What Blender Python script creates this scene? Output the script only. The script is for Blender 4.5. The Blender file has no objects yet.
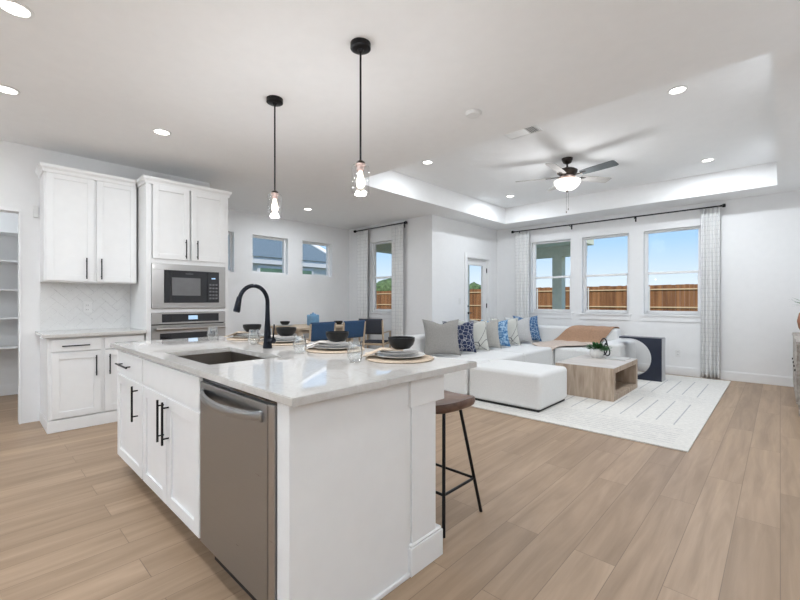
import bpy, bmesh, math, random
from mathutils import Vector, Matrix
random.seed(7)
C = bpy.context.scene.collection
PI = math.pi
# ------------------------------------------------------------------ camera
cam = bpy.data.objects.new('camera', bpy.data.cameras.new('camera'))
C.objects.link(cam)
cam.location = (0, 0, 1.235)
cam.rotation_euler = (PI/2, 0, math.radians(43.24))
cam.data.sensor_width = 36
cam.data.lens = 404.4/800*36
cam.data.shift_y = 0.0006
cam.data.clip_start = .05
cam.data.clip_end = 400
bpy.context.scene.camera = cam
# ------------------------------------------------------------------ world, sun, exposure
W = bpy.data.worlds.new('sky'); bpy.context.scene.world = W; W.use_nodes = True
nt = W.node_tree; nt.nodes.clear()
tc = nt.nodes.new('ShaderNodeTexCoord'); sp = nt.nodes.new('ShaderNodeSeparateXYZ')
rp = nt.nodes.new('ShaderNodeValToRGB'); bg = nt.nodes.new('ShaderNodeBackground'); ow = nt.nodes.new('ShaderNodeOutputWorld')
rp.color_ramp.elements[0].position = 0.0; rp.color_ramp.elements[0].color = (.86, .94, 1, 1)
rp.color_ramp.elements[1].position = .6; rp.color_ramp.elements[1].color = (.2, .42, .85, 1)
e = rp.color_ramp.elements.new(.04); e.color = (.76, .89, 1, 1)
e = rp.color_ramp.elements.new(.13); e.color = (.44, .70, 1, 1)
e = rp.color_ramp.elements.new(.3); e.color = (.34, .60, 1, 1)
nt.links.new(tc.outputs['Generated'], sp.inputs[0]); nt.links.new(sp.outputs['Z'], rp.inputs[0])
nt.links.new(rp.outputs[0], bg.inputs[0]); bg.inputs[1].default_value = .52
nt.links.new(bg.outputs[0], ow.inputs[0])
sun = bpy.data.lights.new('sun', 'SUN'); sun.energy = 1.9; sun.angle = .01; sun.color = (1, .95, .86)
so = bpy.data.objects.new('sun', sun); C.objects.link(so)
so.rotation_euler = (math.radians(46), 0, math.radians(30))
vs = bpy.context.scene.view_settings
vs.view_transform = 'Standard'; vs.look = 'None'; vs.gamma = 1; vs.exposure = 1.0
CAN_POWER = 9
UP_POWER = 60
CAN_COLOR = (.87, .935, 1)

def portal(loc, rot, sx, sy):
    l = bpy.data.lights.new('window_portal', 'AREA'); l.shape = 'RECTANGLE'; l.size = sx; l.size_y = sy
    l.cycles.is_portal = True
    o = bpy.data.objects.new('window_portal', l); C.objects.link(o); o.location = loc; o.rotation_euler = rot

# ------------------------------------------------------------------ materials
def newmat(name):
    m = bpy.data.materials.new(name); m.use_nodes = True
    return m, m.node_tree, m.node_tree.nodes['Principled BSDF']
def pm(name, col, rough=.5, metal=0, var=.05, scale=12, bump=0, bscale=200, stretch=(1, 1, 1), spec=.5, coat=0):
    m, t, b = newmat(name)
    n = t.nodes.new('ShaderNodeTexNoise'); n.inputs['Scale'].default_value = scale; n.inputs['Detail'].default_value = 4
    tcn = t.nodes.new('ShaderNodeTexCoord'); mp = t.nodes.new('ShaderNodeMapping'); mp.inputs['Scale'].default_value = stretch
    t.links.new(tcn.outputs['Object'], mp.inputs[0]); t.links.new(mp.outputs[0], n.inputs[0])
    r = t.nodes.new('ShaderNodeValToRGB')
    r.color_ramp.elements[0].position = .3; r.color_ramp.elements[1].position = .7
    r.color_ramp.elements[0].color = (*[c*(1-var) for c in col], 1)
    r.color_ramp.elements[1].color = (*[min(1, c*(1+var)) for c in col], 1)
    t.links.new(n.outputs[0], r.inputs[0]); t.links.new(r.outputs[0], b.inputs['Base Color'])
    b.inputs['Roughness'].default_value = rough; b.inputs['Metallic'].default_value = metal
    b.inputs['Specular IOR Level'].default_value = spec; b.inputs['Coat Weight'].default_value = coat
    if bump:
        n2 = t.nodes.new('ShaderNodeTexNoise'); n2.inputs['Scale'].default_value = bscale
        t.links.new(mp.outputs[0], n2.inputs[0])
        bp = t.nodes.new('ShaderNodeBump'); bp.inputs['Strength'].default_value = bump; bp.inputs['Distance'].default_value = .004
        t.links.new(n2.outputs[0], bp.inputs['Height']); t.links.new(bp.outputs[0], b.inputs['Normal'])
    return m
def emat(name, col, s):
    m, t, b = newmat(name)
    b.inputs['Base Color'].default_value = (*col, 1); b.inputs['Emission Color'].default_value = (*col, 1)
    b.inputs['Emission Strength'].default_value = s
    return m
def thin_glass(name, refl=.08, tint=(1, 1, 1), fres=True, pwr=3):
    m, t, b = newmat(name); t.nodes.remove(b)
    o = t.nodes['Material Output']
    tr = t.nodes.new('ShaderNodeBsdfTransparent'); tr.inputs[0].default_value = (*tint, 1)
    gl = t.nodes.new('ShaderNodeBsdfGlossy'); gl.inputs['Roughness'].default_value = .02
    mx = t.nodes.new('ShaderNodeMixShader')
    if fres:
        lw = t.nodes.new('ShaderNodeLayerWeight'); lw.inputs[0].default_value = .5
        pw = t.nodes.new('ShaderNodeMath'); pw.operation = 'POWER'; pw.inputs[1].default_value = pwr
        mr = t.nodes.new('ShaderNodeMapRange'); mr.inputs[3].default_value = refl*.12; mr.inputs[4].default_value = refl
        t.links.new(lw.outputs['Facing'], pw.inputs[0]); t.links.new(pw.outputs[0], mr.inputs[0]); t.links.new(mr.outputs[0], mx.inputs[0])
    else: mx.inputs[0].default_value = refl
    t.links.new(tr.outputs[0], mx.inputs[1]); t.links.new(gl.outputs[0], mx.inputs[2]); t.links.new(mx.outputs[0], o.inputs[0])
    return m
def wood(name, c1, c2, scale=(1, 1, 1), rough=.5, grain=14, knots=False):
    m, t, b = newmat(name)
    tcn = t.nodes.new('ShaderNodeTexCoord'); mp = t.nodes.new('ShaderNodeMapping'); mp.inputs['Scale'].default_value = scale
    n = t.nodes.new('ShaderNodeTexNoise'); n.inputs['Scale'].default_value = grain; n.inputs['Detail'].default_value = 6; n.inputs['Distortion'].default_value = .6
    r = t.nodes.new('ShaderNodeValToRGB'); r.color_ramp.elements[0].position = .3; r.color_ramp.elements[1].position = .7
    r.color_ramp.elements[0].color = (*c1, 1); r.color_ramp.elements[1].color = (*c2, 1)
    t.links.new(tcn.outputs['Object'], mp.inputs[0]); t.links.new(mp.outputs[0], n.inputs[0]); t.links.new(n.outputs[0], r.inputs[0])
    t.links.new(r.outputs[0], b.inputs['Base Color']); b.inputs['Roughness'].default_value = rough
    bp = t.nodes.new('ShaderNodeBump'); bp.inputs['Strength'].default_value = .15; bp.inputs['Distance'].default_value = .003
    t.links.new(n.outputs[0], bp.inputs['Height']); t.links.new(bp.outputs[0], b.inputs['Normal'])
    return m
def floor_mat():
    m, t, b = newmat('plank_floor')
    N = t.nodes.new; L = t.links.new
    tcn = N('ShaderNodeTexCoord'); mp = N('ShaderNodeMapping'); mp.inputs['Rotation'].default_value = (0, 0, PI/2)
    L(tcn.outputs['Object'], mp.inputs[0])
    br = N('ShaderNodeTexBrick'); br.inputs['Scale'].default_value = 1; br.offset = .37; br.offset_frequency = 2
    br.inputs['Brick Width'].default_value = 1.5; br.inputs['Row Height'].default_value = .186
    br.inputs['Mortar Size'].default_value = .0018; br.inputs['Mortar Smooth'].default_value = .3; br.inputs['Bias'].default_value = 0
    br.inputs['Color1'].default_value = (.0, .0, .0, 1); br.inputs['Color2'].default_value = (1, 1, 1, 1); br.inputs['Mortar'].default_value = (.5, .5, .5, 1)
    L(mp.outputs[0], br.inputs[0])
    mp2 = N('ShaderNodeMapping'); mp2.inputs['Scale'].default_value = (9, .7, 1); L(tcn.outputs['Object'], mp2.inputs[0])
    # shift the grain per plank
    ad = N('ShaderNodeVectorMath'); ad.operation = 'ADD'; L(mp2.outputs[0], ad.inputs[0])
    sc = N('ShaderNodeVectorMath'); sc.operation = 'SCALE'; sc.inputs['Scale'].default_value = 7; L(br.outputs['Color'], sc.inputs[0]); L(sc.outputs[0], ad.inputs[1])
    n = N('ShaderNodeTexNoise'); n.inputs['Scale'].default_value = 1.6; n.inputs['Detail'].default_value = 7; n.inputs['Roughness'].default_value = .6; n.inputs['Distortion'].default_value = .5
    L(ad.outputs[0], n.inputs[0])
    r1 = N('ShaderNodeValToRGB'); r1.color_ramp.elements[0].position = .12; r1.color_ramp.elements[1].position = .84
    r1.color_ramp.elements[0].color = (*FLOOR_A, 1); r1.color_ramp.elements[1].color = (*FLOOR_B, 1)
    L(n.outputs[0], r1.inputs[0])
    mx = N('ShaderNodeMix'); mx.data_type = 'RGBA'; mx.blend_type = 'MULTIPLY'; mx.inputs[0].default_value = 1
    r2 = N('ShaderNodeValToRGB'); r2.color_ramp.elements[0].color = (.82, .81, .80, 1); r2.color_ramp.elements[1].color = (1, 1, 1, 1)
    L(br.outputs['Color'], r2.inputs[0]); L(r1.outputs[0], mx.inputs[6]); L(r2.outputs[0], mx.inputs[7])
    mx2 = N('ShaderNodeMix'); mx2.data_type = 'RGBA'; mx2.inputs[7].default_value = (.16, .105, .07, 1)
    fm = N('ShaderNodeMath'); fm.operation = 'MULTIPLY'; fm.inputs[1].default_value = .75; L(br.outputs['Fac'], fm.inputs[0])
    L(fm.outputs[0], mx2.inputs[0]); L(mx.outputs[2], mx2.inputs[6]); L(mx2.outputs[2], b.inputs['Base Color'])
    b.inputs['Roughness'].default_value = .42; b.inputs['Specular IOR Level'].default_value = .35
    bp = N('ShaderNodeBump'); bp.inputs['Strength'].default_value = .25; bp.inputs['Distance'].default_value = .002; bp.invert = True
    L(br.outputs['Fac'], bp.inputs['Height']); L(bp.outputs[0], b.inputs['Normal'])
    return m
def steel(name, col, rough=.3, stretch=(1, 1, 60)):
    m, t, b = newmat(name)
    tcn = t.nodes.new('ShaderNodeTexCoord'); mp = t.nodes.new('ShaderNodeMapping'); mp.inputs['Scale'].default_value = stretch
    n = t.nodes.new('ShaderNodeTexNoise'); n.inputs['Scale'].default_value = 6; n.inputs['Detail'].default_value = 3
    t.links.new(tcn.outputs['Object'], mp.inputs[0]); t.links.new(mp.outputs[0], n.inputs[0])
    r = t.nodes.new('ShaderNodeMapRange'); r.inputs[3].default_value = rough-.06; r.inputs[4].default_value = rough+.08
    t.links.new(n.outputs[0], r.inputs[0]); t.links.new(r.outputs[0], b.inputs['Roughness'])
    b.inputs['Base Color'].default_value = (*col, 1); b.inputs['Metallic'].default_value = 1
    return m
def cloth_check(name):
    m, t, b = newmat(name); N = t.nodes.new; L = t.links.new
    uv = N('ShaderNodeUVMap'); br = N('ShaderNodeTexBrick'); br.offset = 0; br.inputs['Scale'].default_value = 1
    br.inputs['Brick Width'].default_value = .07; br.inputs['Row Height'].default_value = .07; br.inputs['Mortar Size'].default_value = .0014
    br.inputs['Mortar Smooth'].default_value = .4
    br.inputs['Color1'].default_value = (.93, .93, .92, 1); br.inputs['Color2'].default_value = (.91, .91, .90, 1); br.inputs['Mortar'].default_value = (.5, .51, .52, 1)
    L(uv.outputs[0], br.inputs[0]); L(br.outputs[0], b.inputs['Base Color']); b.inputs['Roughness'].default_value = .9
    tl = N('ShaderNodeBsdfTranslucent'); L(br.outputs[0], tl.inputs[0]); mx = N('ShaderNodeMixShader'); mx.inputs[0].default_value = .15
    o = t.nodes['Material Output']; L(b.outputs[0], mx.inputs[1]); L(tl.outputs[0], mx.inputs[2]); L(mx.outputs[0], o.inputs[0])
    return m
def pillow_mat(name, base, line, kind):
    m, t, b = newmat(name); N = t.nodes.new; L = t.links.new
    tcn = N('ShaderNodeTexCoord')
    if kind == 'net':
        v = N('ShaderNodeTexVoronoi'); v.feature = 'DISTANCE_TO_EDGE'; v.inputs['Scale'].default_value = 17
        r = N('ShaderNodeValToRGB'); r.color_ramp.elements[0].position = .025; r.color_ramp.elements[1].position = .06
        r.color_ramp.elements[0].color = (*line, 1); r.color_ramp.elements[1].color = (*base, 1)
        L(tcn.outputs['Object'], v.inputs[0]); L(v.outputs['Distance'], r.inputs[0])
    elif kind == 'speckle':
        v = N('ShaderNodeTexNoise'); v.inputs['Scale'].default_value = 26; v.inputs['Detail'].default_value = 2
        r = N('ShaderNodeValToRGB'); r.color_ramp.elements[0].position = .42; r.color_ramp.elements[1].position = .6
        r.color_ramp.elements[0].color = (*base, 1); r.color_ramp.elements[1].color = (*line, 1)
        L(tcn.outputs['Object'], v.inputs[0]); L(v.outputs[0], r.inputs[0])
    else:
        v = N('ShaderNodeTexVoronoi'); v.feature = 'DISTANCE_TO_EDGE'; v.inputs['Scale'].default_value = 3.4
        r = N('ShaderNodeValToRGB'); r.color_ramp.elements[0].position = .006; r.color_ramp.elements[1].position = .013
        r.color_ramp.elements[0].color = (*line, 1); r.color_ramp.elements[1].color = (*base, 1)
        L(tcn.outputs['Object'], v.inputs[0]); L(v.outputs['Distance'], r.inputs[0])
    L(r.outputs[0], b.inputs['Base Color']); b.inputs['Roughness'].default_value = .9
    return m
def fence_mat():
    m, t, b = newmat('cedar_fence'); N = t.nodes.new; L = t.links.new
    tcn = N('ShaderNodeTexCoord'); mp = N('ShaderNodeMapping'); mp.inputs['Scale'].default_value = (7, 7, .4)
    n = N('ShaderNodeTexNoise'); n.inputs['Scale'].default_value = 1; n.inputs['Detail'].default_value = 5
    r = N('ShaderNodeValToRGB'); r.color_ramp.elements[0].position = .3; r.color_ramp.elements[1].position = .7
    r.color_ramp.elements[0].color = (.13, .05, .018, 1); r.color_ramp.elements[1].color = (.34, .155, .06, 1)
    L(tcn.outputs['Object'], mp.inputs[0]); L(mp.outputs[0], n.inputs[0]); L(n.outputs[0], r.inputs[0]); L(r.outputs[0], b.inputs['Base Color'])
    b.inputs['Roughness'].default_value = .85
    return m
def quartz_mat():
    m, t, b = newmat('white_quartz'); N = t.nodes.new; L = t.links.new
    tcn = N('ShaderNodeTexCoord')
    n = N('ShaderNodeTexNoise'); n.inputs['Scale'].default_value = 70; n.inputs['Detail'].default_value = 3
    n2 = N('ShaderNodeTexNoise'); n2.inputs['Scale'].default_value = 3; n2.inputs['Detail'].default_value = 8; n2.inputs['Distortion'].default_value = 1.5
    r = N('ShaderNodeValToRGB'); r.color_ramp.elements[0].position = .38; r.color_ramp.elements[1].position = .6
    r.color_ramp.elements[0].color = (.58, .56, .53, 1); r.color_ramp.elements[1].color = (.61, .59, .565, 1)
    r2 = N('ShaderNodeValToRGB'); r2.color_ramp.elements[0].position = .47; r2.color_ramp.elements[1].position = .5
    r2.color_ramp.elements[0].color = (1, 1, 1, 1); r2.color_ramp.elements[1].color = (.93, .92, .91, 1)
    ee = r2.color_ramp.elements.new(.53); ee.color = (1, 1, 1, 1)
    mx = N('ShaderNodeMix'); mx.data_type = 'RGBA'; mx.blend_type = 'MULTIPLY'; mx.inputs[0].default_value = 1
    L(tcn.outputs['Object'], n.inputs[0]); L(tcn.outputs['Object'], n2.inputs[0]); L(n.outputs[0], r.inputs[0]); L(n2.outputs[0], r2.inputs[0])
    L(r.outputs[0], mx.inputs[6]); L(r2.outputs[0], mx.inputs[7]); L(mx.outputs[2], b.inputs['Base Color'])
    b.inputs['Roughness'].default_value = .03; b.inputs['Specular IOR Level'].default_value = 1.0
    return m

FLOOR_A = (.255, .172, .106); FLOOR_B = (.54, .385, .262)
M = dict(
    wall=pm('wall_paint', (.86, .86, .86), .7, var=.01, bump=.05, bscale=150),
    ceiling=pm('ceiling_paint', (.90, .90, .90), .8, var=.01, bump=.05, bscale=100),
    trim=pm('trim_paint', (.88, .88, .88), .4, var=.01),
    cab=pm('cabinet_paint', (.84, .84, .835), .35, var=.012),
    floor=floor_mat(), quartz=quartz_mat(),
    black=pm('matte_black_metal', (.012, .012, .014), .35, .6, var=.2, scale=60),
    faucet=pm('blued_black_metal', (.02, .022, .03), .3, .8, var=.2, scale=60),
    bronze=pm('dark_bronze', (.045, .035, .03), .4, .7, var=.2, scale=60),
    copper=pm('brushed_nickel', (.55, .42, .38), .3, .9, var=.1),
    steel=steel('stainless_steel', (.345, .35, .355), .3),
    steel2=steel('appliance_steel', (.44, .43, .42), .3, (1, 1, 40)),
    sink=steel('sink_steel', (.33, .30, .27), .35, (30, 1, 1)),
    bglass=pm('black_glass', (.012, .013, .017), .05, var=.1, spec=.6),
    gglass=pm('grey_screen_glass', (.16, .16, .165), .15, var=.05),
    display=emat('display', (.35, .5, .7), .35),
    tile=pm('glazed_tile', (.80, .80, .79), .1, var=.02, scale=30), grout=pm('grout', (.77, .77, .76), .9, var=.03),
    sofa=pm('boucle_white', (.78, .78, .77), .95, var=.03, scale=60, bump=.25, bscale=350),
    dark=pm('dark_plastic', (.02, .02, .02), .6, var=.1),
    throw=pm('tan_throw', (.42, .26, .17), .95, var=.12, scale=50, bump=.3, bscale=250),
    throw2=pm('beige_throw', (.62, .52, .45), .95, var=.1, scale=50, bump=.3, bscale=250),
    rug=pm('rug_pile', (.75, .73, .69), .98, var=.07, scale=40, bump=.4, bscale=300),
    rugline=pm('rug_line', (.46, .46, .47), .98, var=.1, scale=40),
    oak=wood('whitewashed_oak', (.34, .25, .18), (.58, .47, .37), (1, 1, .12), .6, 18),
    oaktop=wood('whitewashed_oak_top', (.52, .47, .43), (.68, .64, .60), (.1, 1, 1), .45, 14),
    walnut=wood('walnut', (.10, .05, .035), (.20, .115, .08), (.15, 1, 1), .35, 20),
    lightwood=wood('light_ash', (.50, .38, .26), (.66, .53, .39), (1, .2, 1), .5, 16),
    navy=pm('navy_lacquer', (.018, .024, .045), .3, var=.1), greyside=pm('grey_edge', (.50, .52, .54), .3, .5, var=.05),
    blue=pm('blue_sling', (.025, .075, .17), .7, var=.35, scale=90), charcoal=pm('charcoal_sling', (.045, .05, .065), .8, var=.2, scale=90),
    bluebox=pm('blue_ceramic', (.16, .33, .52), .3, var=.15), white=pm('white_ceramic', (.80, .79, .77), .2, var=.02),
    greycer=pm('grey_ceramic', (.50, .49, .48), .3, var=.05), bowl=pm('black_stoneware', (.010, .010, .010), .45, var=.3, scale=40, bump=.2, bscale=60, spec=.3),
    mat=pm('woven_placemat', (.52, .42, .32), .9, var=.15, scale=90, bump=.6, bscale=160),
    napkin=pm('linen_napkin', (.66, .62, .58), .9, var=.06, scale=60), napkin2=pm('beige_napkin', (.55, .45, .35), .9, var=.06, scale=60),
    leaf=pm('leaf_green', (.035, .13, .035), .5, var=.4, scale=30), stem=pm('stem_brown', (.12, .08, .04), .8),
    terracotta=pm('terracotta', (.33, .14, .08), .6, var=.2), blade_dark=pm('fan_blade_dark', (.10, .115, .12), .45, var=.1, scale=8),
    blade=wood('fan_blade_wood', (.40, .38, .36), (.52, .50, .48), (1, 1, 1), .5, 10),
    glass=thin_glass('window_glass', .02), tumbler=thin_glass('tumbler_glass', .85, (.97, .98, .98), pwr=1.6), shade=thin_glass('shade_glass', .6, (.95, .95, .95)),
    bowlshade=emat('frosted_glass', (1, .96, .9), .6), lens=emat('can_lens', (1, .98, .94), 3), bulb=emat('bulb_glow', (1, .9, .75), 1.2),
    curtain=cloth_check('check_curtain'), fence=fence_mat(), galv=pm('galvanised_post', (.62, .60, .56), .6, .2),
    rail=pm('fence_rail', (.62, .45, .27), .8, var=.1), patio=pm('patio_paint', (.74, .73, .58), .7, var=.04), soffit=pm('soffit_paint', (.82, .81, .62), .8, var=.04),
    shingle=pm('grey_shingle', (.17, .22, .25), .9, var=.25, scale=30, stretch=(1, 1, 6)), siding=pm('pale_siding', (.85, .85, .82), .8, var=.04),
    greenglass=pm('green_glass', (.16, .27, .19), .2, var=.15, scale=3), grass=pm('dry_grass', (.20, .22, .09), .95, var=.4, scale=3),
    console=wood('distressed_wood', (.26, .22, .19), (.52, .48, .44), (1, .15, 1), .7, 22),
    plastic=pm('white_plastic', (.80, .80, .79), .4, var=.01), slot=pm('vent_shadow_grey', (.16, .16, .16), .8),
    book=pm('book_cover', (.55, .54, .52), .6), tree=pm('tree_crown', (.10, .15, .06), .9, var=.5, scale=4), bark=pm('bark', (.12, .09, .06), .9),
    brass=pm('aged_gold', (.55, .38, .18), .3, .9),
)
M['p_grey'] = pm('pillow_grey', (.30, .29, .275), .95, var=.08, scale=60, bump=.2, bscale=250)
M['p_grey2'] = pm('pillow_pale_grey', (.52, .52, .52), .95, var=.08, scale=60, bump=.2, bscale=250)
M['p_greige'] = pm('pillow_greige', (.40, .39, .365), .95, var=.08, scale=60, bump=.2, bscale=250)
M['p_navy'] = pillow_mat('pillow_navy_net', (.018, .03, .08), (.42, .42, .45), 'net')
M['p_speck'] = pillow_mat('pillow_blue_speckle', (.05, .17, .36), (.36, .52, .68), 'speckle')
M['p_blue'] = pillow_mat('pillow_blue_net', (.05, .13, .27), (.45, .55, .66), 'net')
M['p_cream'] = pillow_mat('pillow_cream_line', (.55, .55, .51), (.05, .05, .06), 'lines')

# ------------------------------------------------------------------ mesh helpers
class MB:
    def __init__(s): s.bm = bmesh.new(); s.mi = 0
    def _fin(s, faces):
        for f in faces: f.material_index = s.mi
    def box(s, x0, x1, y0, y1, z0, z1, bev=0, seg=2):
        x0, x1 = min(x0, x1), max(x0, x1); y0, y1 = min(y0, y1), max(y0, y1); z0, z1 = min(z0, z1), max(z0, z1)
        n0 = len(s.bm.faces)
        r = bmesh.ops.create_cube(s.bm, size=1)
        bmesh.ops.scale(s.bm, vec=(x1-x0, y1-y0, z1-z0), verts=r['verts'])
        bmesh.ops.translate(s.bm, vec=((x0+x1)/2, (y0+y1)/2, (z0+z1)/2), verts=r['verts'])
        if bev:
            es = list({e for v in r['verts'] for e in v.link_edges})
            bmesh.ops.bevel(s.bm, geom=es, offset=min(bev, .49*min(x1-x0, y1-y0, z1-z0)), segments=seg, affect='EDGES', profile=.5)
        s.bm.faces.ensure_lookup_table()
        if s.mi:
            for f in s.bm.faces[n0:]: f.material_index = s.mi
        return s
    def rings(s, rings, cap0=True, cap1=True, closed=True):
        vs = [[s.bm.verts.new(p) for p in r] for r in rings]
        fs = []
        n = len(vs[0])
        for a, b in zip(vs[:-1], vs[1:]):
            for i in range(n if closed else n-1):
                j = (i+1) % n
                try: fs.append(s.bm.faces.new((a[i], a[j], b[j], b[i])))
                except ValueError: pass
        if cap0 and closed: fs.append(s.bm.faces.new(vs[0][::-1]))
        if cap1 and closed: fs.append(s.bm.faces.new(vs[-1]))
        s._fin(fs); return s
    def tube(s, pts, r, seg=12, caps=True):
        pts = [Vector(p) for p in pts]; n = len(pts)
        rr = r if isinstance(r, (list, tuple)) else [r]*n
        up = None; rings = []
        for i, p in enumerate(pts):
            d = (pts[min(i+1, n-1)]-pts[max(i-1, 0)]).normalized()
            if up is None: up = d.orthogonal().normalized()
            else: up = (up-d*up.dot(d)).normalized()
            w = d.cross(up)
            rings.append([p+(up*math.cos(2*PI*k/seg)+w*math.sin(2*PI*k/seg))*rr[i] for k in range(seg)])
        return s.rings(rings, caps, caps)
    def lathe(s, prof, c, seg=32, cap0=True, cap1=True):
        return s.rings([[(c[0]+r*math.cos(2*PI*k/seg), c[1]+r*math.sin(2*PI*k/seg), z+(c[2] if len(c) > 2 else 0)) for k in range(seg)] for r, z in prof], cap0, cap1)
    def prism(s, poly, fn, d0, d1):
        """poly of 2d points, fn(a,b,d) -> xyz"""
        return s.rings([[fn(a, b, d0) for a, b in poly], [fn(a, b, d1) for a, b in poly]])
    def build(s, name, mat, parent=None, smooth=None, wn=False, off=None, shift=True):
        me = bpy.data.meshes.new(name)
        bmesh.ops.recalc_face_normals(s.bm, faces=s.bm.faces)
        if parent is not None and shift:
            bmesh.ops.translate(s.bm, vec=-Vector(parent['_o']), verts=s.bm.verts)
        if off is not None: bmesh.ops.translate(s.bm, vec=-Vector(off), verts=s.bm.verts)
        s.bm.to_mesh(me); s.bm.free()
        for m in (mat if isinstance(mat, (list, tuple)) else [mat]): me.materials.append(m)
        if smooth is not None:
            me.shade_smooth(); me.set_sharp_from_angle(angle=math.radians(smooth))
        o = bpy.data.objects.new(name, me); C.objects.link(o)
        if off is not None: o.location = off
        if parent is not None: o.parent = parent; o['_o'] = parent['_o']
        else: o['_o'] = (0, 0, 0) if off is None else tuple(off)
        if wn:
            w = o.modifiers.new('wn', 'WEIGHTED_NORMAL'); w.keep_sharp = True
        return o
def tag(o, label=None, cat=None, group=None, kind=None):
    if label: o['label'] = label
    if cat: o['category'] = cat
    if group: o['group'] = group
    if kind: o['kind'] = kind
    return o
def thing(name, loc, label, cat, group=None, kind=None):
    o = bpy.data.objects.new(name, None); C.objects.link(o); o.location = loc; o['_o'] = tuple(loc)
    o.empty_display_size = .1
    return tag(o, label, cat, group, kind)
def S(name, mb, mat, **k):
    o = mb.build(name, mat, **k); o['kind'] = 'structure'; return o
def copy_tree(root, loc=None, rotz=None, label=None):
    r = root.copy(); C.objects.link(r)
    if loc is not None: r.location = loc
    if rotz is not None: r.rotation_euler.z = rotz
    if label: r['label'] = label
    def rec(a, b):
        for ch in a.children:
            c = ch.copy(); C.objects.link(c); c.parent = b; rec(ch, c)
    rec(root, r)
    return r
class Face:
    """a cabinet front plane. axis 'x': faces +x at x=p, a=y ; axis 'y': faces -y at y=p, a=x"""
    def __init__(s, axis, p): s.ax = axis; s.p = p
    def box(s, mb, a0, a1, z0, z1, d0, d1, bev=0, seg=2):
        if s.ax == 'x': mb.box(s.p+d0, s.p+d1, a0, a1, z0, z1, bev, seg)
        else: mb.box(a0, a1, s.p-d1, s.p-d0, z0, z1, bev, seg)
    def pt(s, a, z, d): return (s.p+d, a, z) if s.ax == 'x' else (a, s.p-d, z)
    def shaker(s, name, par, a0, a1, z0, z1, rail=.058, mat=None, t=.02):
        mb = MB()
        s.box(mb, a0, a0+rail, z0, z1, -t, 0, .002); s.box(mb, a1-rail, a1, z0, z1, -t, 0, .002)
        s.box(mb, a0+rail, a1-rail, z0, z0+rail, -t, 0, .002); s.box(mb, a0+rail, a1-rail, z1-rail, z1, -t, 0, .002)
        s.box(mb, a0+rail-.004, a1-rail+.004, z0+rail-.004, z1-rail+.004, -t, -.011)
        return mb.build(name, mat or M['cab'], par)
    def flat(s, name, par, a0, a1, z0, z1, t=.02):
        mb = MB(); s.box(mb, a0, a1, z0, z1, -t, 0, .003)
        return mb.build(name, M['cab'], par)
    def handle(s, par, a, z0, z1=None, a1=None, r=.006, so=.032):
        mb = MB()
        if a1 is None:
            L = z1-z0
            mb.tube([s.pt(a, z0, so), s.pt(a, z1, so)], r, 10)
            for z in (z0+L*.14, z1-L*.14): mb.tube([s.pt(a, z, -.001), s.pt(a, z, so)], r*.75, 8)
        else:
            L = a1-a
            mb.tube([s.pt(a, z0, so), s.pt(a1, z0, so)], r, 10)
            for q in (a+L*.14, a1-L*.14): mb.tube([s.pt(q, z0, -.001), s.pt(q, z0, so)], r*.75, 8)
        h = mb.build('handle', M['black'], par, 40); h['label'] = 'black bar handle'
        return h

# ================================================================== SETTING
CZ = 2.80; TZ = 3.12
def wall(name, ax, p0, p1, a0, a1, z0, z1, holes=()):
    """wall slab; ax 'x' = constant x between p0..p1, spans a along y"""
    mb = MB()
    def b(q0, q1, w0, w1):
        if q1-q0 < 1e-4 or w1-w0 < 1e-4: return
        if ax == 'x': mb.box(p0, p1, q0, q1, w0, w1)
        else: mb.box(q0, q1, p0, p1, w0, w1)
    cur = a0
    for (h0, h1, k0, k1) in sorted(holes):
        b(cur, h0, z0, z1); b(h0, h1, z0, k0); b(h0, h1, k1, z1); cur = h1
    b(cur, a1, z0, z1)
    return S(name, mb, M['wall'])
LW = [(-3.80, -2.99), (-2.78, -1.97), (-1.74, -.93)]
WZ0, WZ1 = .995, 2.445
wall('wall_north', 'y', 8.06, 8.22, -4.77, .70, 0, TZ+.1, [(a, b, WZ0, WZ1) for a, b in LW])
wall('wall_patio_door', 'x', -4.77, -4.61, 5.91, 8.06, 0, CZ+.4, [(6.86, 7.72, 0, 2.12)])
wall('wall_dining_north', 'y', 5.75, 5.91, -7.11, -4.61, 0, CZ+.4, [(-6.27, -5.50, WZ0, WZ1)])
DW_ = [(2.42, 3.16), (3.50, 4.22), (4.55, 5.27)]
wall('wall_dining_west', 'x', -7.11, -6.95, 2.19, 5.75, 0, CZ+.4, [(a, b, 1.735, 2.43) for a, b in DW_])
wall('wall_return', 'y', 2.07, 2.19, -7.11, -5.66, 0, CZ+.4)
wall('wall_kitchen', 'x', -5.66, -5.54, -3.5, 2.19, 0, CZ+.4, [(-.75, .35, 0, 2.135)])
wall('wall_pantry_back', 'x', -7.51, -7.35, -1.1, .72, 0, CZ+.4)
wall('wall_pantry_north', 'y', .60, .72, -7.35, -5.66, 0, CZ+.4)
wall('wall_pantry_south', 'y', -1.1, -.98, -7.35, -5.66, 0, CZ+.4)
wall('wall_east', 'x', .55, .70, 3.2, 8.06, 0, TZ+.1)
wall('wall_entry', 'y', 3.2, 3.35, .70, 2.6, 0, CZ+.4)
wall('wall_far_east', 'x', 2.6, 2.75, -3.5, 3.35, 0, CZ+.4)
wall('wall_south', 'y', -3.65, -3.5, -5.66, 2.75, 0, CZ+.4, [(-3.2, -1.2, .9, 2.4), (.2, 2.0, .05, 2.4)])
mb = MB()
mb.box(-7.51, 2.75, -3.65, 8.22, -.12, 0)
S('floor', mb, M['floor'])
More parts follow.
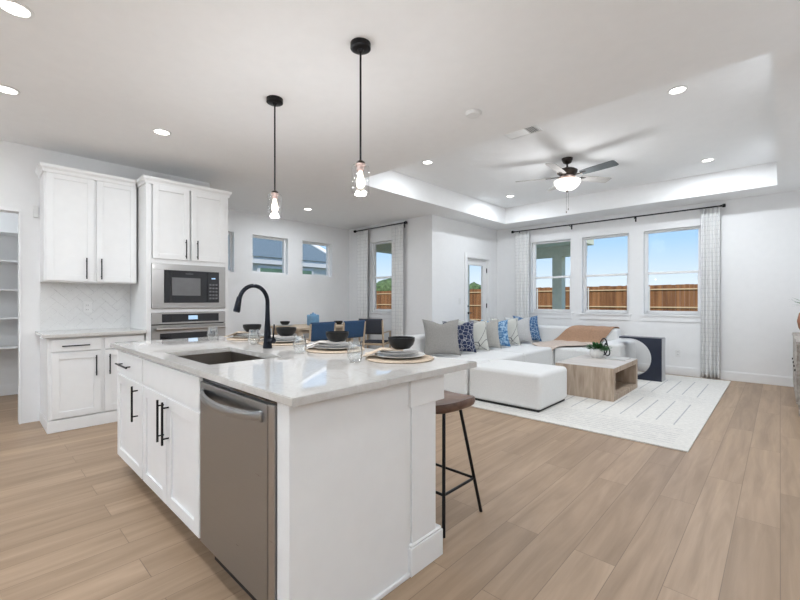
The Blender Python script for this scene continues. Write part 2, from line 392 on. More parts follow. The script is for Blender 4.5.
# ceiling with the raised tray over the living room
TX0, TX1, TY0, TY1 = -4.10, -.03, 3.46, 7.50
mb = MB()
mb.box(-7.51, TX0, -3.65, 8.22, CZ, CZ+.05); mb.box(TX1, 2.75, -3.65, 8.22, CZ, CZ+.05)
mb.box(TX0, TX1, -3.65, TY0, CZ, CZ+.05); mb.box(TX0, TX1, TY1, 8.22, CZ, CZ+.05)
mb.box(TX0-.05, TX0, TY0-.05, TY1+.05, CZ+.05, TZ); mb.box(TX1, TX1+.05, TY0-.05, TY1+.05, CZ+.05, TZ)
mb.box(TX0, TX1, TY0-.05, TY0, CZ+.05, TZ); mb.box(TX0, TX1, TY1, TY1+.05, CZ+.05, TZ)
mb.box(TX0-.05, TX1+.05, TY0-.05, TY1+.05, TZ, TZ+.05)
S('ceiling', mb, M['ceiling'])
mb = MB(); mb.box(-7.9, 3.1, -4.0, 8.5, 3.26, 3.5); S('roof', mb, M['shingle'])  # unseen slab put in over the ceiling to block the sun

def baseboard(name, ax, p, d, a0, a1, h=.14, t=.016):
    mb = MB()
    if ax == 'x': mb.box(p, p+d*t, a0, a1, 0, h-.012, .002); mb.box(p, p+d*t*.6, a0, a1, h-.013, h, .002)
    else: mb.box(a0, a1, p, p+d*t, 0, h-.012, .002); mb.box(a0, a1, p, p+d*t*.6, h-.013, h, .002)
    return S(name, mb, M['trim'])
baseboard('baseboard_north', 'y', 8.06, -1, -4.61, .55)
baseboard('baseboard_east', 'x', .55, -1, 3.2, 8.04)
baseboard('baseboard_patio_door_south', 'x', -4.61, 1, 5.75, 6.77)
baseboard('baseboard_patio_door_north', 'x', -4.61, 1, 7.81, 8.04)
baseboard('baseboard_dining_north', 'y', 5.75, -1, -6.95, -4.61)
baseboard('baseboard_dining_west', 'x', -6.95, 1, 2.19, 5.73)
baseboard('baseboard_pantry_back', 'x', -7.35, 1, -.98, .60)
baseboard('baseboard_pantry_north', 'y', .60, -1, -7.33, -5.66)
# windows -----------------------------------------------------------
def window(name, ax, p_in, outd, a0, a1, z0, z1, double=True, casing=True, sill=True, port=True):
    """p_in: inner wall face; outd: +1/-1 direction to outside along axis"""
    q = lambda d: p_in+outd*d
    def bx(mb, b0, b1, w0, w1, d0, d1, bev=.002):
        if ax == 'y': mb.box(b0, b1, q(d0), q(d1), w0, w1, bev)
        else: mb.box(q(d0), q(d1), b0, b1, w0, w1, bev)
    fw = .035
    mb = MB()
    D0, D1 = .085, .15
    bx(mb, a0, a0+fw, z0, z1, D0, D1); bx(mb, a1-fw, a1, z0, z1, D0, D1)
    bx(mb, a0+fw, a1-fw, z0, z0+fw, D0, D1); bx(mb, a0+fw, a1-fw, z1-fw, z1, D0, D1)
    root = mb.build(name, M['trim']); root['kind'] = 'structure'
    if double:
        zm = (z0+z1)/2-.01
        mb = MB(); bx(mb, a0+fw, a1-fw, zm-.02, zm+.02, .09, .135)
        s0 = .018
        bx(mb, a0+fw, a0+fw+s0, z0+fw, zm, .09, .12); bx(mb, a1-fw-s0, a1-fw, z0+fw, zm, .09, .12)
        bx(mb, a0+fw, a1-fw, z0+fw, z0+fw+s0+.01, .09, .12)
        bx(mb, a0+fw, a0+fw+s0*.7, zm, z1-fw, .11, .135); bx(mb, a1-fw-s0*.7, a1-fw, zm, z1-fw, .11, .135)
        mb.build('window_sash', M['trim'], root)
    mb = MB(); bx(mb, a0+fw, a1-fw, z0+fw, z1-fw, .118, .121, 0); mb.build('glass_pane', M['glass'], root)
    if sill:
        mb = MB(); bx(mb, a0-.05, a1+.05, z0-.025, z0, -.035, .085); mb.build('window_sill', M['trim'], root)
        mb = MB(); bx(mb, a0-.03, a1+.03, z0-.115, z0-.025, -.014, -.0); mb.build('window_apron', M['trim'], root)
    cx, cz = (a0+a1)/2, (z0+z1)/2
    if port:
        dd = .17
        if ax == 'y': portal((cx, q(dd), cz), (-outd*PI/2, 0, 0), a1-a0, z1-z0)
        else: portal((q(dd), cx, cz), (0, outd*PI/2, 0), z1-z0, a1-a0)
    return root
for i, (a, b) in enumerate(LW): window('window_%d' % (i+1), 'y', 8.06, 1, a, b, WZ0, WZ1)
window('window_4', 'y', 5.75, 1, -6.27, -5.50, WZ0, WZ1)
for i, (a, b) in enumerate(DW_): window('window_%d' % (i+5), 'x', -6.95, -1, a, b, 1.735, 2.43, double=False, sill=False)
window('window_8', 'y', -3.5, -1, -3.2, -1.2, .9, 2.4)  # unseen back window added for fill daylight
window('window_9', 'y', -3.5, -1, .2, 2.0, .05, 2.4, sill=False)  # second unseen back opening, also added to let daylight in
# patio door ---------------------------------------------------------
mb = MB()
mb.box(-4.705, -4.66, 6.885, 7.00, .01, 2.10, .003); mb.box(-4.705, -4.66, 7.555, 7.695, .01, 2.10, .003)
mb.box(-4.705, -4.66, 7.00, 7.555, 1.97, 2.10, .003); mb.box(-4.705, -4.66, 7.00, 7.555, .01, .28, .003)
door = S('door_1', mb, M['trim'])
mb = MB(); mb.box(-4.77, -4.60, 6.86, 6.883, 0, 2.12); mb.box(-4.77, -4.60, 7.697, 7.72, 0, 2.12); mb.box(-4.77, -4.60, 6.883, 7.697, 2.102, 2.12)
mb.box(-4.609, -4.59, 6.78, 6.865, 0, 2.20, .004); mb.box(-4.609, -4.59, 7.715, 7.80, 0, 2.20, .004); mb.box(-4.609, -4.59, 6.865, 7.715, 2.115, 2.20, .004)
S('trim_1', mb, M['trim'])
mb = MB(); mb.box(-4.686, -4.68, 7.0, 7.555, .28, 1.97); mb.build('glass_pane', M['glass'], door)
mb = MB(); mb.lathe([(.028, 0), (.028, .012), (.012, .014), (.012, .045), (.0005, .046)], (0, 0, 0), 16)
bmesh.ops.rotate(mb.bm, cent=(0, 0, 0), matrix=Matrix.Rotation(PI/2, 3, 'Y'), verts=mb.bm.verts)
bmesh.ops.translate(mb.bm, vec=(-4.66, 6.94, 1.12), verts=mb.bm.verts); mb.build('deadbolt', M['black'], door, 40)
mb = MB(); mb.tube([(-4.66, 6.94, .98), (-4.61, 6.94, .98)], .022, 14); mb.tube([(-4.61, 6.93, .98), (-4.605, 7.05, .98)], .009, 10); mb.build('handle', M['black'], door, 40)
for z in (.25, 1.12, 1.88):
    mb = MB(); mb.box(-4.665, -4.650, 7.688, 7.70, z-.05, z+.05, .002); mb.tube([(-4.648, 7.700, z-.05), (-4.648, 7.700, z+.05)], .009, 8); mb.build('hinge', M['black'], door)
# pantry -------------------------------------------------------------
mb = MB()
for z in (.65, 1.02, 1.38, 1.74, 2.10): mb.box(-7.35, -7.0, -.98, .595, z-.02, z, .002)
pan = tag(mb.build('pantry_shelves', M['trim'], off=(-7.2, -.2, .65)), 'white wall shelves inside the open pantry at the left edge', 'shelf')
mb = MB(); mb.box(-5.672, -5.526, .335, .352, 0, 2.15, .002); mb.box(-5.672, -5.526, -.752, -.735, 0, 2.15, .002); mb.box(-5.672, -5.526, -.74, .34, 2.12, 2.152, .002)
S('trim_2', mb, M['trim'])

# ================================================================== KITCHEN WALL
FB = Face('x', -4.92)
base = thing('base_cabinet', (-5.23, .88, 0), 'white shaker base cabinet under the wall cabinet at left', 'cabinet')
mb = MB(); mb.box(-5.54, -4.94, .49, 1.275, .115, .885, .002); mb.build('body', M['cab'], base)
mb = MB(); mb.box(-5.54, -4.925, .487, 1.275, 0, .113, .004); mb.build('toe_kick', M['cab'], base)
d = FB.flat('drawer', base, .515, .893, .752, .868); FB.handle(d, .59, .805, a1=.80)
d = FB.flat('drawer', base, .925, 1.265, .752, .868); FB.handle(d, 1.0, .805, a1=1.2)
d = FB.shaker('door', base, .515, .893, .128, .738); FB.handle(d, .852, .50, .70)
d = FB.shaker('door', base, .925, 1.265, .128, .738); FB.handle(d, .962, .50, .70)
mb = MB(); mb.box(-5.54, -4.885, .455, 1.283, .887, .92, .004)
tag(mb.build('countertop', M['quartz'], off=(-5.2, .87, .887)), 'short white stone worktop on the base cabinet by the tall oven cabinet', 'worktop')
up = thing('wall_cabinet', (-5.37, .88, 1.42), 'white two-door shaker wall cabinet nearest the pantry', 'cabinet')
mb = MB(); mb.box(-5.54, -5.21, .49, 1.268, 1.42, 2.505, .002); mb.build('body', M['cab'], up)
FU = Face('x', -5.19)
d = FU.shaker('door', up, .505, .884, 1.432, 2.495); FU.handle(d, .818, 1.455, 1.67)
d = FU.shaker('door', up, .905, 1.262, 1.432, 2.495); FU.handle(d, .943, 1.455, 1.67)
def crown(par, x1, y0, y1, z0, end=True):
    mb = MB(); prof = [(0, 0), (.01, .0), (.015, .03), (.03, .05), (.034, .075), (0, .075)]
    poly = []
    rings = []
    e0 = .05
    for (o, z) in prof:
        rings.append([(-5.54, y0-o, z0+z), (x1+o, y0-o, z0+z), (x1+o, y1+(o if end else 0), z0+z), (-5.54, y1+(o if end else 0), z0+z)])
    mb.rings(rings); mb.build('crown_molding', M['cab'], par)
crown(up, -5.19, .49, 1.249, 2.485, False)
tall = thing('oven_cabinet', (-5.23, 1.72, 0), 'tall white cabinet holding the microwave and wall oven', 'cabinet')
mb = MB()
mb.box(-5.54, -4.94, 1.285, 1.315, .115, 2.505); mb.box(-5.54, -4.94, 2.135, 2.163, .115, 2.505); mb.box(-5.54, -5.52, 1.315, 2.135, .115, 2.505)
mb.box(-5.54, -4.94, 1.315, 2.135, 1.64, 2.505); mb.box(-5.54, -4.94, 1.315, 2.135, 1.103, 1.143); mb.box(-5.54, -4.94, 1.315, 2.135, .115, .38)
mb.box(-4.94, -4.92, 1.285, 1.332, .115, 2.505, .001); mb.box(-4.94, -4.92, 2.122, 2.163, .115, 2.505, .001)
mb.box(-4.94, -4.922, 1.332, 2.122, 1.103, 1.143); mb.box(-4.94, -4.922, 1.332, 2.122, 1.640, 1.69)
mb.build('body', M['cab'], tall)
mb = MB(); mb.box(-5.54, -4.925, 1.285, 2.163, 0, .113); mb.build('toe_kick', M['cab'], tall)
FT = Face('x', -4.905)
d = FT.shaker('door', tall, 1.345, 1.715, 1.69, 2.49, t=.015); FT.handle(d, 1.672, 1.706, 1.92)
d = FT.shaker('door', tall, 1.735, 2.118, 1.69, 2.49, t=.015); FT.handle(d, 1.795, 1.706, 1.92)
d = FT.flat('drawer', tall, 1.345, 2.118, .13, .37, t=.015); FT.handle(d, 1.63, .25, a1=1.83)
crown(tall, -4.92, 1.285, 2.163, 2.485)
# microwave
mw = thing('microwave', (-5.1, 1.72, 1.145), 'built-in microwave with black door in steel surround above the oven', 'microwave')
FM = Face('x', -4.90)
mb = MB(); FM.box(mb, 1.333, 2.121, 1.145, 1.21, -.018, 0, .002); FM.box(mb, 1.333, 2.121, 1.57, 1.638, -.018, 0, .002)
FM.box(mb, 1.333, 1.452, 1.21, 1.57, -.018, 0, .002); FM.box(mb, 2.045, 2.121, 1.21, 1.57, -.018, 0, .002); mb.build('surround', M['steel2'], mw)
mb = MB(); mb.box(-5.4, -4.922, 1.36, 2.10, 1.15, 1.63); mb.build('body', M['dark'], mw)
mb = MB(); FM.box(mb, 1.453, 1.905, 1.211, 1.569, -.016, .004, .003); dr = mb.build('door', M['bglass'], mw)
mb = MB(); FM.box(mb, 1.53, 1.83, 1.29, 1.49, .003, .006); mb.build('door_window', M['gglass'], dr)
mb = MB(); FM.box(mb, 1.67, 1.75, 1.532, 1.54, .0035, .0055); mb.build('badge', M['gglass'], dr)
mb = MB(); FM.box(mb, 1.909, 2.044, 1.211, 1.569, -.016, .004, .003); cp = mb.build('control_panel', M['bglass'], mw)
mb = MB(); FM.box(mb, 1.955, 2.0, 1.485, 1.50, .003, .006); mb.build('clock_display', M['display'], cp)
for i in range(5):
    for j in range(3):
        mb = MB(); FM.box(mb, 1.93+j*.035, 1.955+j*.035, 1.25+i*.04, 1.268+i*.04, .003, .0052); mb.build('button', M['gglass'], cp)
# wall oven
ov = thing('wall_oven', (-5.1, 1.72, .385), 'stainless steel wall oven below the microwave', 'oven')
mb = MB(); mb.box(-5.45, -4.922, 1.34, 2.11, .385, 1.09); mb.build('body', M['dark'], ov)
mb = MB(); FM.box(mb, 1.333, 2.121, .975, 1.10, -.018, .0, .003); op = mb.build('control_panel', M['steel2'], ov)
mb = MB(); FM.box(mb, 1.43, 2.04, .995, 1.085, .0, .003, .001); dg = mb.build('display_glass', M['bglass'], op)
mb = MB(); FM.box(mb, 1.70, 1.80, 1.02, 1.065, .003, .0045); mb.build('screen', M['display'], dg)
mb = MB(); FM.box(mb, 1.333, 2.121, .39, .965, -.018, .004, .004); od = mb.build('door', M['steel2'], ov)
mb = MB(); FM.box(mb, 1.41, 2.00, .50, .875, .0035, .006); mb.build('door_window', M['bglass'], od)
mb = MB(); mb.tube([FM.pt(1.36, .925, .055), FM.pt(2.09, .925, .055)], .019, 16)
for a in (1.39, 2.06): mb.tube([FM.pt(a, .925, .0), FM.pt(a, .925, .055)], .012, 10)
mb.build('handle', M['steel2'], od, 40)
# backsplash herringbone
mb = MB(); mb.mi = 0; mb.box(-5.54, -5.534, .492, 1.284, .921, 1.419)
tb = bmesh.new()
tw, tl = .075, .15
for i in range(-14, 15):
    for j in range(-8, 9):
        # herringbone lattice
        for k in (0, 1):
            ox = i*tw + j*(tl) + (0 if k == 0 else tw); oy = i*tw - j*tl + (0 if k == 0 else 0)
            if k == 0: r = (ox, ox+tw, oy, oy+tl)
            else: r = (ox, ox+tl, oy-tw+tw, oy+tw-tw+tw)
            cx0, cx1, cy0, cy1 = r
            cx, cy = (cx0+cx1)/2, (cy0+cy1)/2
            u = (cx-cy)*.7071; v = (cx+cy)*.7071
            if abs(u) > .62 or abs(v) > .45: continue
            t0 = bmesh.ops.create_cube(tb, size=1)['verts']
            bmesh.ops.scale(tb, vec=(cx1-cx0-.003, cy1-cy0-.003, .006), verts=t0)
            bmesh.ops.translate(tb, vec=(cx, cy, random.uniform(-.0006, .0006)), verts=t0)
bmesh.ops.rotate(tb, cent=(0, 0, 0), matrix=Matrix.Rotation(PI/4, 3, 'Z'), verts=tb.verts)
for co, no in (((-.396, 0, 0), (-1, 0, 0)), ((.396, 0, 0), (1, 0, 0)), ((0, -.249, 0), (0, -1, 0)), ((0, .249, 0), (0, 1, 0))):
    bmesh.ops.bisect_plane(tb, geom=tb.verts[:]+tb.edges[:]+tb.faces[:], plane_co=co, plane_no=no, clear_outer=True)
tb.transform(Matrix(((0, 0, 1, -5.532), (1, 0, 0, .888), (0, 1, 0, 1.17), (0, 0, 0, 1))))
for f in tb.faces: f.material_index = 1
tm = bpy.data.meshes.new('t'); tb.to_mesh(tm); mb.bm.from_mesh(tm); bpy.data.meshes.remove(tm)
S('wall_backsplash', mb, [M['grout'], M['tile']])
def outlet(name, ax, p, d, a, z, label, cat='outlet', w=.075, h=.12, toggle=False):
    t = thing(name, (p, a, z) if ax == 'x' else (a, p, z), label, cat)
    def bx(mb, a0, a1, z0, z1, d0, d1, bev=.001):
        if ax == 'x': mb.box(p+d*d0, p+d*d1, a0, a1, z0, z1, bev)
        else: mb.box(a0, a1, p+d*d0, p+d*d1, z0, z1, bev)
    mb = MB(); bx(mb, a-w/2, a+w/2, z-h/2, z+h/2, 0, .006, .002); mb.build('cover_plate', M['plastic'], t)
    if toggle:
        mb = MB(); bx(mb, a-.016, a+.016, z-.033, z+.033, .006, .010); mb.build('rocker', M['plastic'], t)
    else:
        for s_ in (-1, 1):
            mb = MB(); bx(mb, a-.017, a+.017, z+s_*.024-.015, z+s_*.024+.015, .006, .009); k = mb.build('socket', M['plastic'], t)
            mb = MB(); bx(mb, a-.008, a-.005, z+s_*.024-.006, z+s_*.024+.006, .009, .0094, 0); bx(mb, a+.005, a+.008, z+s_*.024-.006, z+s_*.024+.006, .009, .0094, 0); mb.build('slots', M['slot'], k)
outlet('wall_outlet', 'x', -5.529, 1, .88, 1.16, 'white outlet on the tiled backsplash below the wall cabinet')
outlet('wall_outlet', 'y', 8.06, -1, -1.24, .36, 'white outlet low on the wall beneath the right window')
outlet('light_switch', 'x', -4.61, 1, 6.62, 1.22, 'white light switch beside the glass patio door', 'switch', toggle=True)
mb = MB(); mb.box(-5.54, -5.515, .44, .478, 2.08, 2.20, .004)
tag(mb.build('door_chime', M['plastic'], off=(-5.53, .46, 2.08)), 'small white box high on the wall beside the wall cabinet', 'chime')

# ================================================================== ISLAND
isl = thing('kitchen_island', (-2.4, 1.05, 0), 'white shaker kitchen island base with square corner column', 'island')
mb = MB()
mb.box(-3.52, -3.50, .76, 1.36, .115, .884); mb.box(-3.50, -1.30, 1.34, 1.36, 0, .884); mb.box(-3.50, -1.975, .76, 1.34, .115, .135)
mb.box(-3.52, -1.975, .745, .762, .115, .884, .001)
mb.box(-2.90, -2.885, .762, 1.34, .135, .884); mb.box(-1.985, -1.97, .762, 1.34, .115, .884)
mb.build('body', M['cab'], isl)
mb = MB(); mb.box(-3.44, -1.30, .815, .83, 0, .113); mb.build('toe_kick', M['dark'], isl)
mb = MB(); mb.box(-1.293, -1.213, .742, 1.36, 0, .884, .002); mb.box(-1.213, -1.200, .742, 1.345, 0, .022, .005); mb.build('end_panel', M['cab'], isl)
mb = MB()
mb.box(-1.40, -1.205, 1.362, 1.532, .13, .76, .002)
mb.box(-1.415, -1.196, 1.345, 1.588, .755, .884, .003)
mb.box(-1.415, -1.196, 1.345, 1.578, 0, .125, .003); mb.box(-1.412, -1.199, 1.348, 1.572, .125, .142, .008)
mb.build('column', M['cab'], isl)
FI = Face('y', .735)
d = FI.flat('drawer', isl, -3.515, -2.905, .722, .872); FI.handle(d, -3.41, .79, a1=-3.13)
d = FI.shaker('door', isl, -3.515, -2.905, .118, .705, .062); FI.handle(d, -2.995, .465, .69)
FI.flat('false_front', isl, -2.885, -1.985, .722, .872)
d = FI.shaker('door', isl, -2.885, -2.448, .118, .705, .062); FI.handle(d, -2.485, .46, .69)
d = FI.shaker('door', isl, -2.440, -1.985, .118, .705, .062); FI.handle(d, -2.405, .46, .69)
# slab
def slab(x0, x1, y0, y1, z0, z1, hx0, hx1, hy0, hy1):
    mb = MB(); bm = mb.bm
    xs = [x0, hx0, hx1, x1]; ys = [y0, hy0, hy1, y1]
    V = {}
    for k, z in ((0, z0), (1, z1)):
        for i, x in enumerate(xs):
            for j, y in enumerate(ys): V[i, j, k] = bm.verts.new((x, y, z))
    for i in range(3):
        for j in range(3):
            if (i, j) == (1, 1): continue
            bm.faces.new((V[i, j, 1], V[i+1, j, 1], V[i+1, j+1, 1], V[i, j+1, 1]))
            bm.faces.new((V[i, j+1, 0], V[i+1, j+1, 0], V[i+1, j, 0], V[i, j, 0]))
    for i in range(3):
        bm.faces.new((V[i, 0, 0], V[i+1, 0, 0], V[i+1, 0, 1], V[i, 0, 1])); bm.faces.new((V[i+1, 3, 0], V[i, 3, 0], V[i, 3, 1], V[i+1, 3, 1]))
        bm.faces.new((V[0, i+1, 0], V[0, i, 0], V[0, i, 1], V[0, i+1, 1])); bm.faces.new((V[3, i, 0], V[3, i+1, 0], V[3, i+1, 1], V[3, i, 1]))
    a, b = 1, 2
    for (p, q) in (((a, a), (b, a)), ((b, a), (b, b)), ((b, b), (a, b)), ((a, b), (a, a))):
        bm.faces.new((V[p[0], p[1], 1], V[q[0], q[1], 1], V[q[0], q[1], 0], V[p[0], p[1], 0]))
    bmesh.ops.recalc_face_normals(bm, faces=bm.faces)
    es = [e for e in bm.edges if len(e.link_faces) == 2 and e.calc_face_angle() > 1]
    ve = [e for e in es if abs(e.verts[0].co.z-e.verts[1].co.z) > .01 and e.verts[0].co.x in (x0, x1)]
    bmesh.ops.bevel(bm, geom=es, offset=.003, segments=2, affect='EDGES')
    return mb
ct = slab(-3.683, -1.163, .723, 1.828, .884, .914, -2.755, -2.075, .82, 1.225)
tag(ct.build('island_countertop', M['quartz'], off=(-2.4, 1.28, .884)), 'glossy white quartz slab on the kitchen island with sink cutout', 'worktop')
sk = thing('kitchen_sink', (-2.415, 1.02, .66), 'undermount stainless steel sink set into the island worktop', 'sink')
mb = MB(); X0, X1, Y0, Y1 = -2.77, -2.06, .805, 1.24
mb.box(X0-.004, X0, Y0, Y1, .665, .882); mb.box(X1, X1+.004, Y0, Y1, .665, .882); mb.box(X0-.004, X1+.004, Y0-.004, Y0, .665, .882); mb.box(X0-.004, X1+.004, Y1, Y1+.004, .665, .882)
mb.box(X0-.004, X1+.004, Y0-.004, Y1+.004, .66, .665); mb.build('basin', M['sink'], sk)
mb = MB(); mb.lathe([(.045, .665), (.045, .668), (.032, .669), (.03, .6665), (.001, .6665)], (-2.41, 1.05), 24); mb.build('drain', M['steel2'], sk, 40)
# faucet
fx, fy = -2.52, 1.375
fc = thing('faucet', (fx, fy, .914), 'black gooseneck pull-down faucet beside the sink', 'faucet')
mb = MB(); mb.lathe([(.031, .914), (.031, .925), (.026, .955), (.024, .99), (.0165, 1.10), (.0145, 1.16)], (fx, fy), 24)
pts = [(fx, fy, 1.15)]; rr = [.0145]
R = .098
for i in range(0, 19):
    a = PI*i/18*.93
    pts.append((fx, fy-R+R*math.cos(a), 1.222+R*math.sin(a)*1.12)); rr.append(.0135)
mb.tube(pts, rr, 16); mb.build('spout', M['faucet'], fc, 50)
a = PI*.93; ex = fy-R+R*math.cos(a); ez = 1.222+R*math.sin(a)*1.12
mb = MB(); mb.tube([(fx, ex, ez+.012), (fx, ex-.005, ez-.01), (fx, ex-.018, ez-.075), (fx, ex-.021, ez-.085)], [.015, .017, .0215, .019], 18); sh = mb.build('spray_head', M['faucet'], fc, 50)
mb = MB(); mb.box(fx+.012, fx+.022, ex-.018, ex-.003, ez-.05, ez-.02, .003); mb.build('spray_button', M['black'], sh)
mb = MB(); mb.tube([(fx, fy, .967), (fx+.062, fy+.012, .967)], [.018, .0175], 16); lv = mb.build('valve', M['faucet'], fc, 50)
mb = MB(); mb.tube([(fx+.052, fy+.012, .97), (fx+.055, fy+.016, 1.03), (fx+.055, fy+.018, 1.075)], [.006, .005, .0055], 10); mb.build('lever', M['faucet'], lv, 50)
# dishwasher
dw = thing('dishwasher', (-1.63, 1.0, .115), 'stainless steel dishwasher built into the near end of the island', 'dishwasher')
mb = MB(); mb.box(-1.955, -1.31, .762, 1.33, .118, .868); mb.build('tub', M['dark'], dw)
mb = MB(); mb.box(-1.965, -1.345, .732, .758, .118, .860, .004); dd = mb.build('door', M['steel'], dw, wn=True, smooth=35)
mb = MB(); mb.box(-1.343, -1.300, .735, .758, .118, .862, .002); mb.build('door_edge', M['steel2'], dw)
mb = MB(); mb.box(-1.962, -1.297, .745, .762, .861, .882); mb.build('control_strip', M['bglass'], dw)
mb = MB()
pts = []; n = 22
rings = []
for i in range(n+1):
    t = i/n; x = -1.925+t*.545; bow = math.sin(PI*t)**.55; zz = .812-.012*math.sin(PI*t); y = .732-.05*bow
    hh = .019
    rings.append([(x, y+.007, zz-hh), (x, y-.004, zz-hh*.8), (x, y-.008, zz), (x, y-.004, zz+hh*.8), (x, y+.007, zz+hh), (x, y+.010, zz)])
mb.rings(rings); mb.box(-1.93, -1.915, .722, .74, .79, .83, .003); mb.box(-1.39, -1.375, .722, .74, .79, .83, .003)
mb.build('handle', M['steel'], dd, 50)
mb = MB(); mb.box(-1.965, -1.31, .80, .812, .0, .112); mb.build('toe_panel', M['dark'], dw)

# ================================================================== TABLE SETTINGS
def rbowl(r, h, t=.006):
    return [(r*.5, 0), (r*.62, .002), (r*.88, h*.35), (r, h*.72), (r, h), (r-t, h), (r-t*1.2, h*.7), (r*.84, h*.36), (r*.5, t*1.5), (.001, t*1.3)]
NAMES = ['nearest the camera end of the island', 'second from the near end of the island', 'just right of the faucet', 'just left of the faucet']
setx = [-1.53, -2.10, -2.72, -3.26]
mats = []
def setting(i, x):
    y = 1.625; z = .914
    w = NAMES[i]
    t = MB(); prof = [(.001, 0), (.185, 0), (.19, .004), (.185, .008)]
    prof += [(.185-.012*k, .008+(.0015 if k % 2 else 0)) for k in range(1, 15)] + [(.001, .008)]
    t.lathe(prof, (x, y, z), 48); m_ = tag(t.build('placemat', M['mat'], off=(x, y, z), smooth=40), 'round woven beige placemat %s' % w, 'placemat', 'placemats on the island')
    t = MB(); t.lathe([(.08, 0), (.085, .002), (.138, .014), (.14, .017), (.13, .016), (.08, .006), (.001, .006)], (x, y, z+.0095), 48)
    tag(t.build('dinner_plate', M['white'], off=(x, y, z+.0095), smooth=40), 'white dinner plate on the placemat %s' % w, 'plate', 'dinner plates on the island')
    t = MB(); t.lathe([(.07, 0), (.075, .002), (.108, .013), (.11, .016), (.10, .015), (.07, .006), (.001, .006)], (x, y, z+.026), 48)
    tag(t.build('salad_plate', M['greycer'], off=(x, y, z+.026), smooth=40), 'grey salad plate under the bowl %s' % w, 'plate', 'salad plates on the island')
    # napkin: folded linen laid over the plates' left side and drooping towards the camera
    t = MB(); bm = t.bm; nu, nv = 14, 8; G = []
    ux, uy = -.75, -.66
    for a in range(nu):
        row = []
        s_ = a/(nu-1)
        for b in range(nv):
            v = b/(nv-1)-.5
            dist = -.02+s_*.215
            px = x+ux*dist+uy*v*(.09+.05*s_)*-1; py = y+uy*dist+ux*v*(.09+.05*s_)
            rad = math.hypot(px-x, py-y)
            base_ = z+.047 if rad < .112 else z+.047-(rad-.112)/.03*.016 if rad < .142 else z+.031-(min(rad, .19)-.142)/.048*.017
            row.append((px, py, base_+.004*math.sin(v*9+s_*5)+.004))
        G.append(row)
    t.rings(G, closed=False)
    o = t.build('napkin', M['napkin2'] if i in (0, 3) else M['napkin'], off=(x, y, z+.03), smooth=60)
    sm = o.modifiers.new('s', 'SOLIDIFY'); sm.thickness = .005; sm.offset = 1
    tag(o, '%s linen napkin draped over the plates %s' % ('beige' if i in (0, 3) else 'pale', w), 'napkin', 'napkins on the island')
    t = MB()
    bx, by = x+.002, y+.012
    t.lathe(rbowl(.074, .062), (bx, by, z+.0555), 40)
    tag(t.build('bowl', M['bowl'], off=(bx, by, z+.0555), smooth=50), 'black stoneware bowl %s' % w, 'bowl', 'black bowls on the island')
for i, x in enumerate(setx): setting(i, x)
GN = ['stemless drinking glass nearest the camera end of the island', 'stemless drinking glass between the faucet and the near end glass', 'stemless drinking glass just left of the faucet',
      'stemless drinking glass at the far kitchen end of the island']
for i, (x, y) in enumerate(((-1.615, 1.375), (-2.13, 1.375), (-2.80, 1.42), (-3.38, 1.36))):
    t = MB(); t.lathe([(.001, 0), (.026, .0), (.032, .006), (.041, .035), (.042, .05), (.036, .085), (.033, .108), (.0315, .108), (.0345, .085), (.0400, .05), (.0390, .036), (.030, .010), (.001, .009)], (x, y, .9145), 32, True, False)
    tag(t.build('drinking_glass', M['tumbler'], off=(x, y, .9145), smooth=60), GN[i], 'glass', 'glasses on the island')

# ================================================================== STOOL
def bar_stool(cx, cy, label):
    st = thing('bar_stool', (cx, cy, 0), label, 'stool')
    st['group'] = 'bar stools along the island'
    t = MB(); n = 40; H = .66
    def outline(a, k=1):
        c, s_ = math.cos(a), math.sin(a)
        return (.182*k*math.copysign(abs(c)**.75, c), .185*k*math.copysign(abs(s_)**.75, s_)+.03)
    rings = []
    for k, dz in ((.90, -.052), (.97, -.045), (1.0, -.03), (1.0, -.012), (.97, -.002)):
        rings.append([(cx+outline(2*PI*i/n, k)[0], cy+outline(2*PI*i/n, k)[1], H+dz+.03*(outline(2*PI*i/n, k)[0]/.2)**2) for i in range(n)])
    for k, dz in ((.85, -.007), (.6, -.014), (.3, -.018), (.02, -.019)):
        rings.append([(cx+outline(2*PI*i/n, k)[0], cy+outline(2*PI*i/n, k)[1], H+dz+.03*(outline(2*PI*i/n, k)[0]/.2)**2) for i in range(n)])
    t.rings(rings); t.build('seat', M['walnut'], st, 50)
    feet = []
    for sx in (-1, 1):
        for sy in (-1, 1):
            top = Vector((cx+sx*.10, cy+sy*.075, H-.035)); bot = Vector((cx+sx*.178, cy+sy*.18, 0))
            t = MB(); t.tube([bot, top], .0095, 12); t.build('leg', M['black'], st, 50)
            feet.append((bot, top))
    t = MB(); f = .32
    P_ = [b.lerp(tp, f) for b, tp in feet]
    order = [0, 1, 3, 2, 0]
    for a, b in zip(order[:-1], order[1:]): t.tube([P_[a], P_[b]], .008, 10)
    t.build('footrest', M['black'], st, 50)
    return st
s1 = bar_stool(-1.455, 1.87, 'walnut-seat bar stool with black legs nearest the island column')
copy_tree(s1, (-2.25, 1.87, 0), label='walnut-seat bar stool behind the middle of the island')
copy_tree(s1, (-3.05, 1.87, 0), label='walnut-seat bar stool at the far kitchen end of the island')

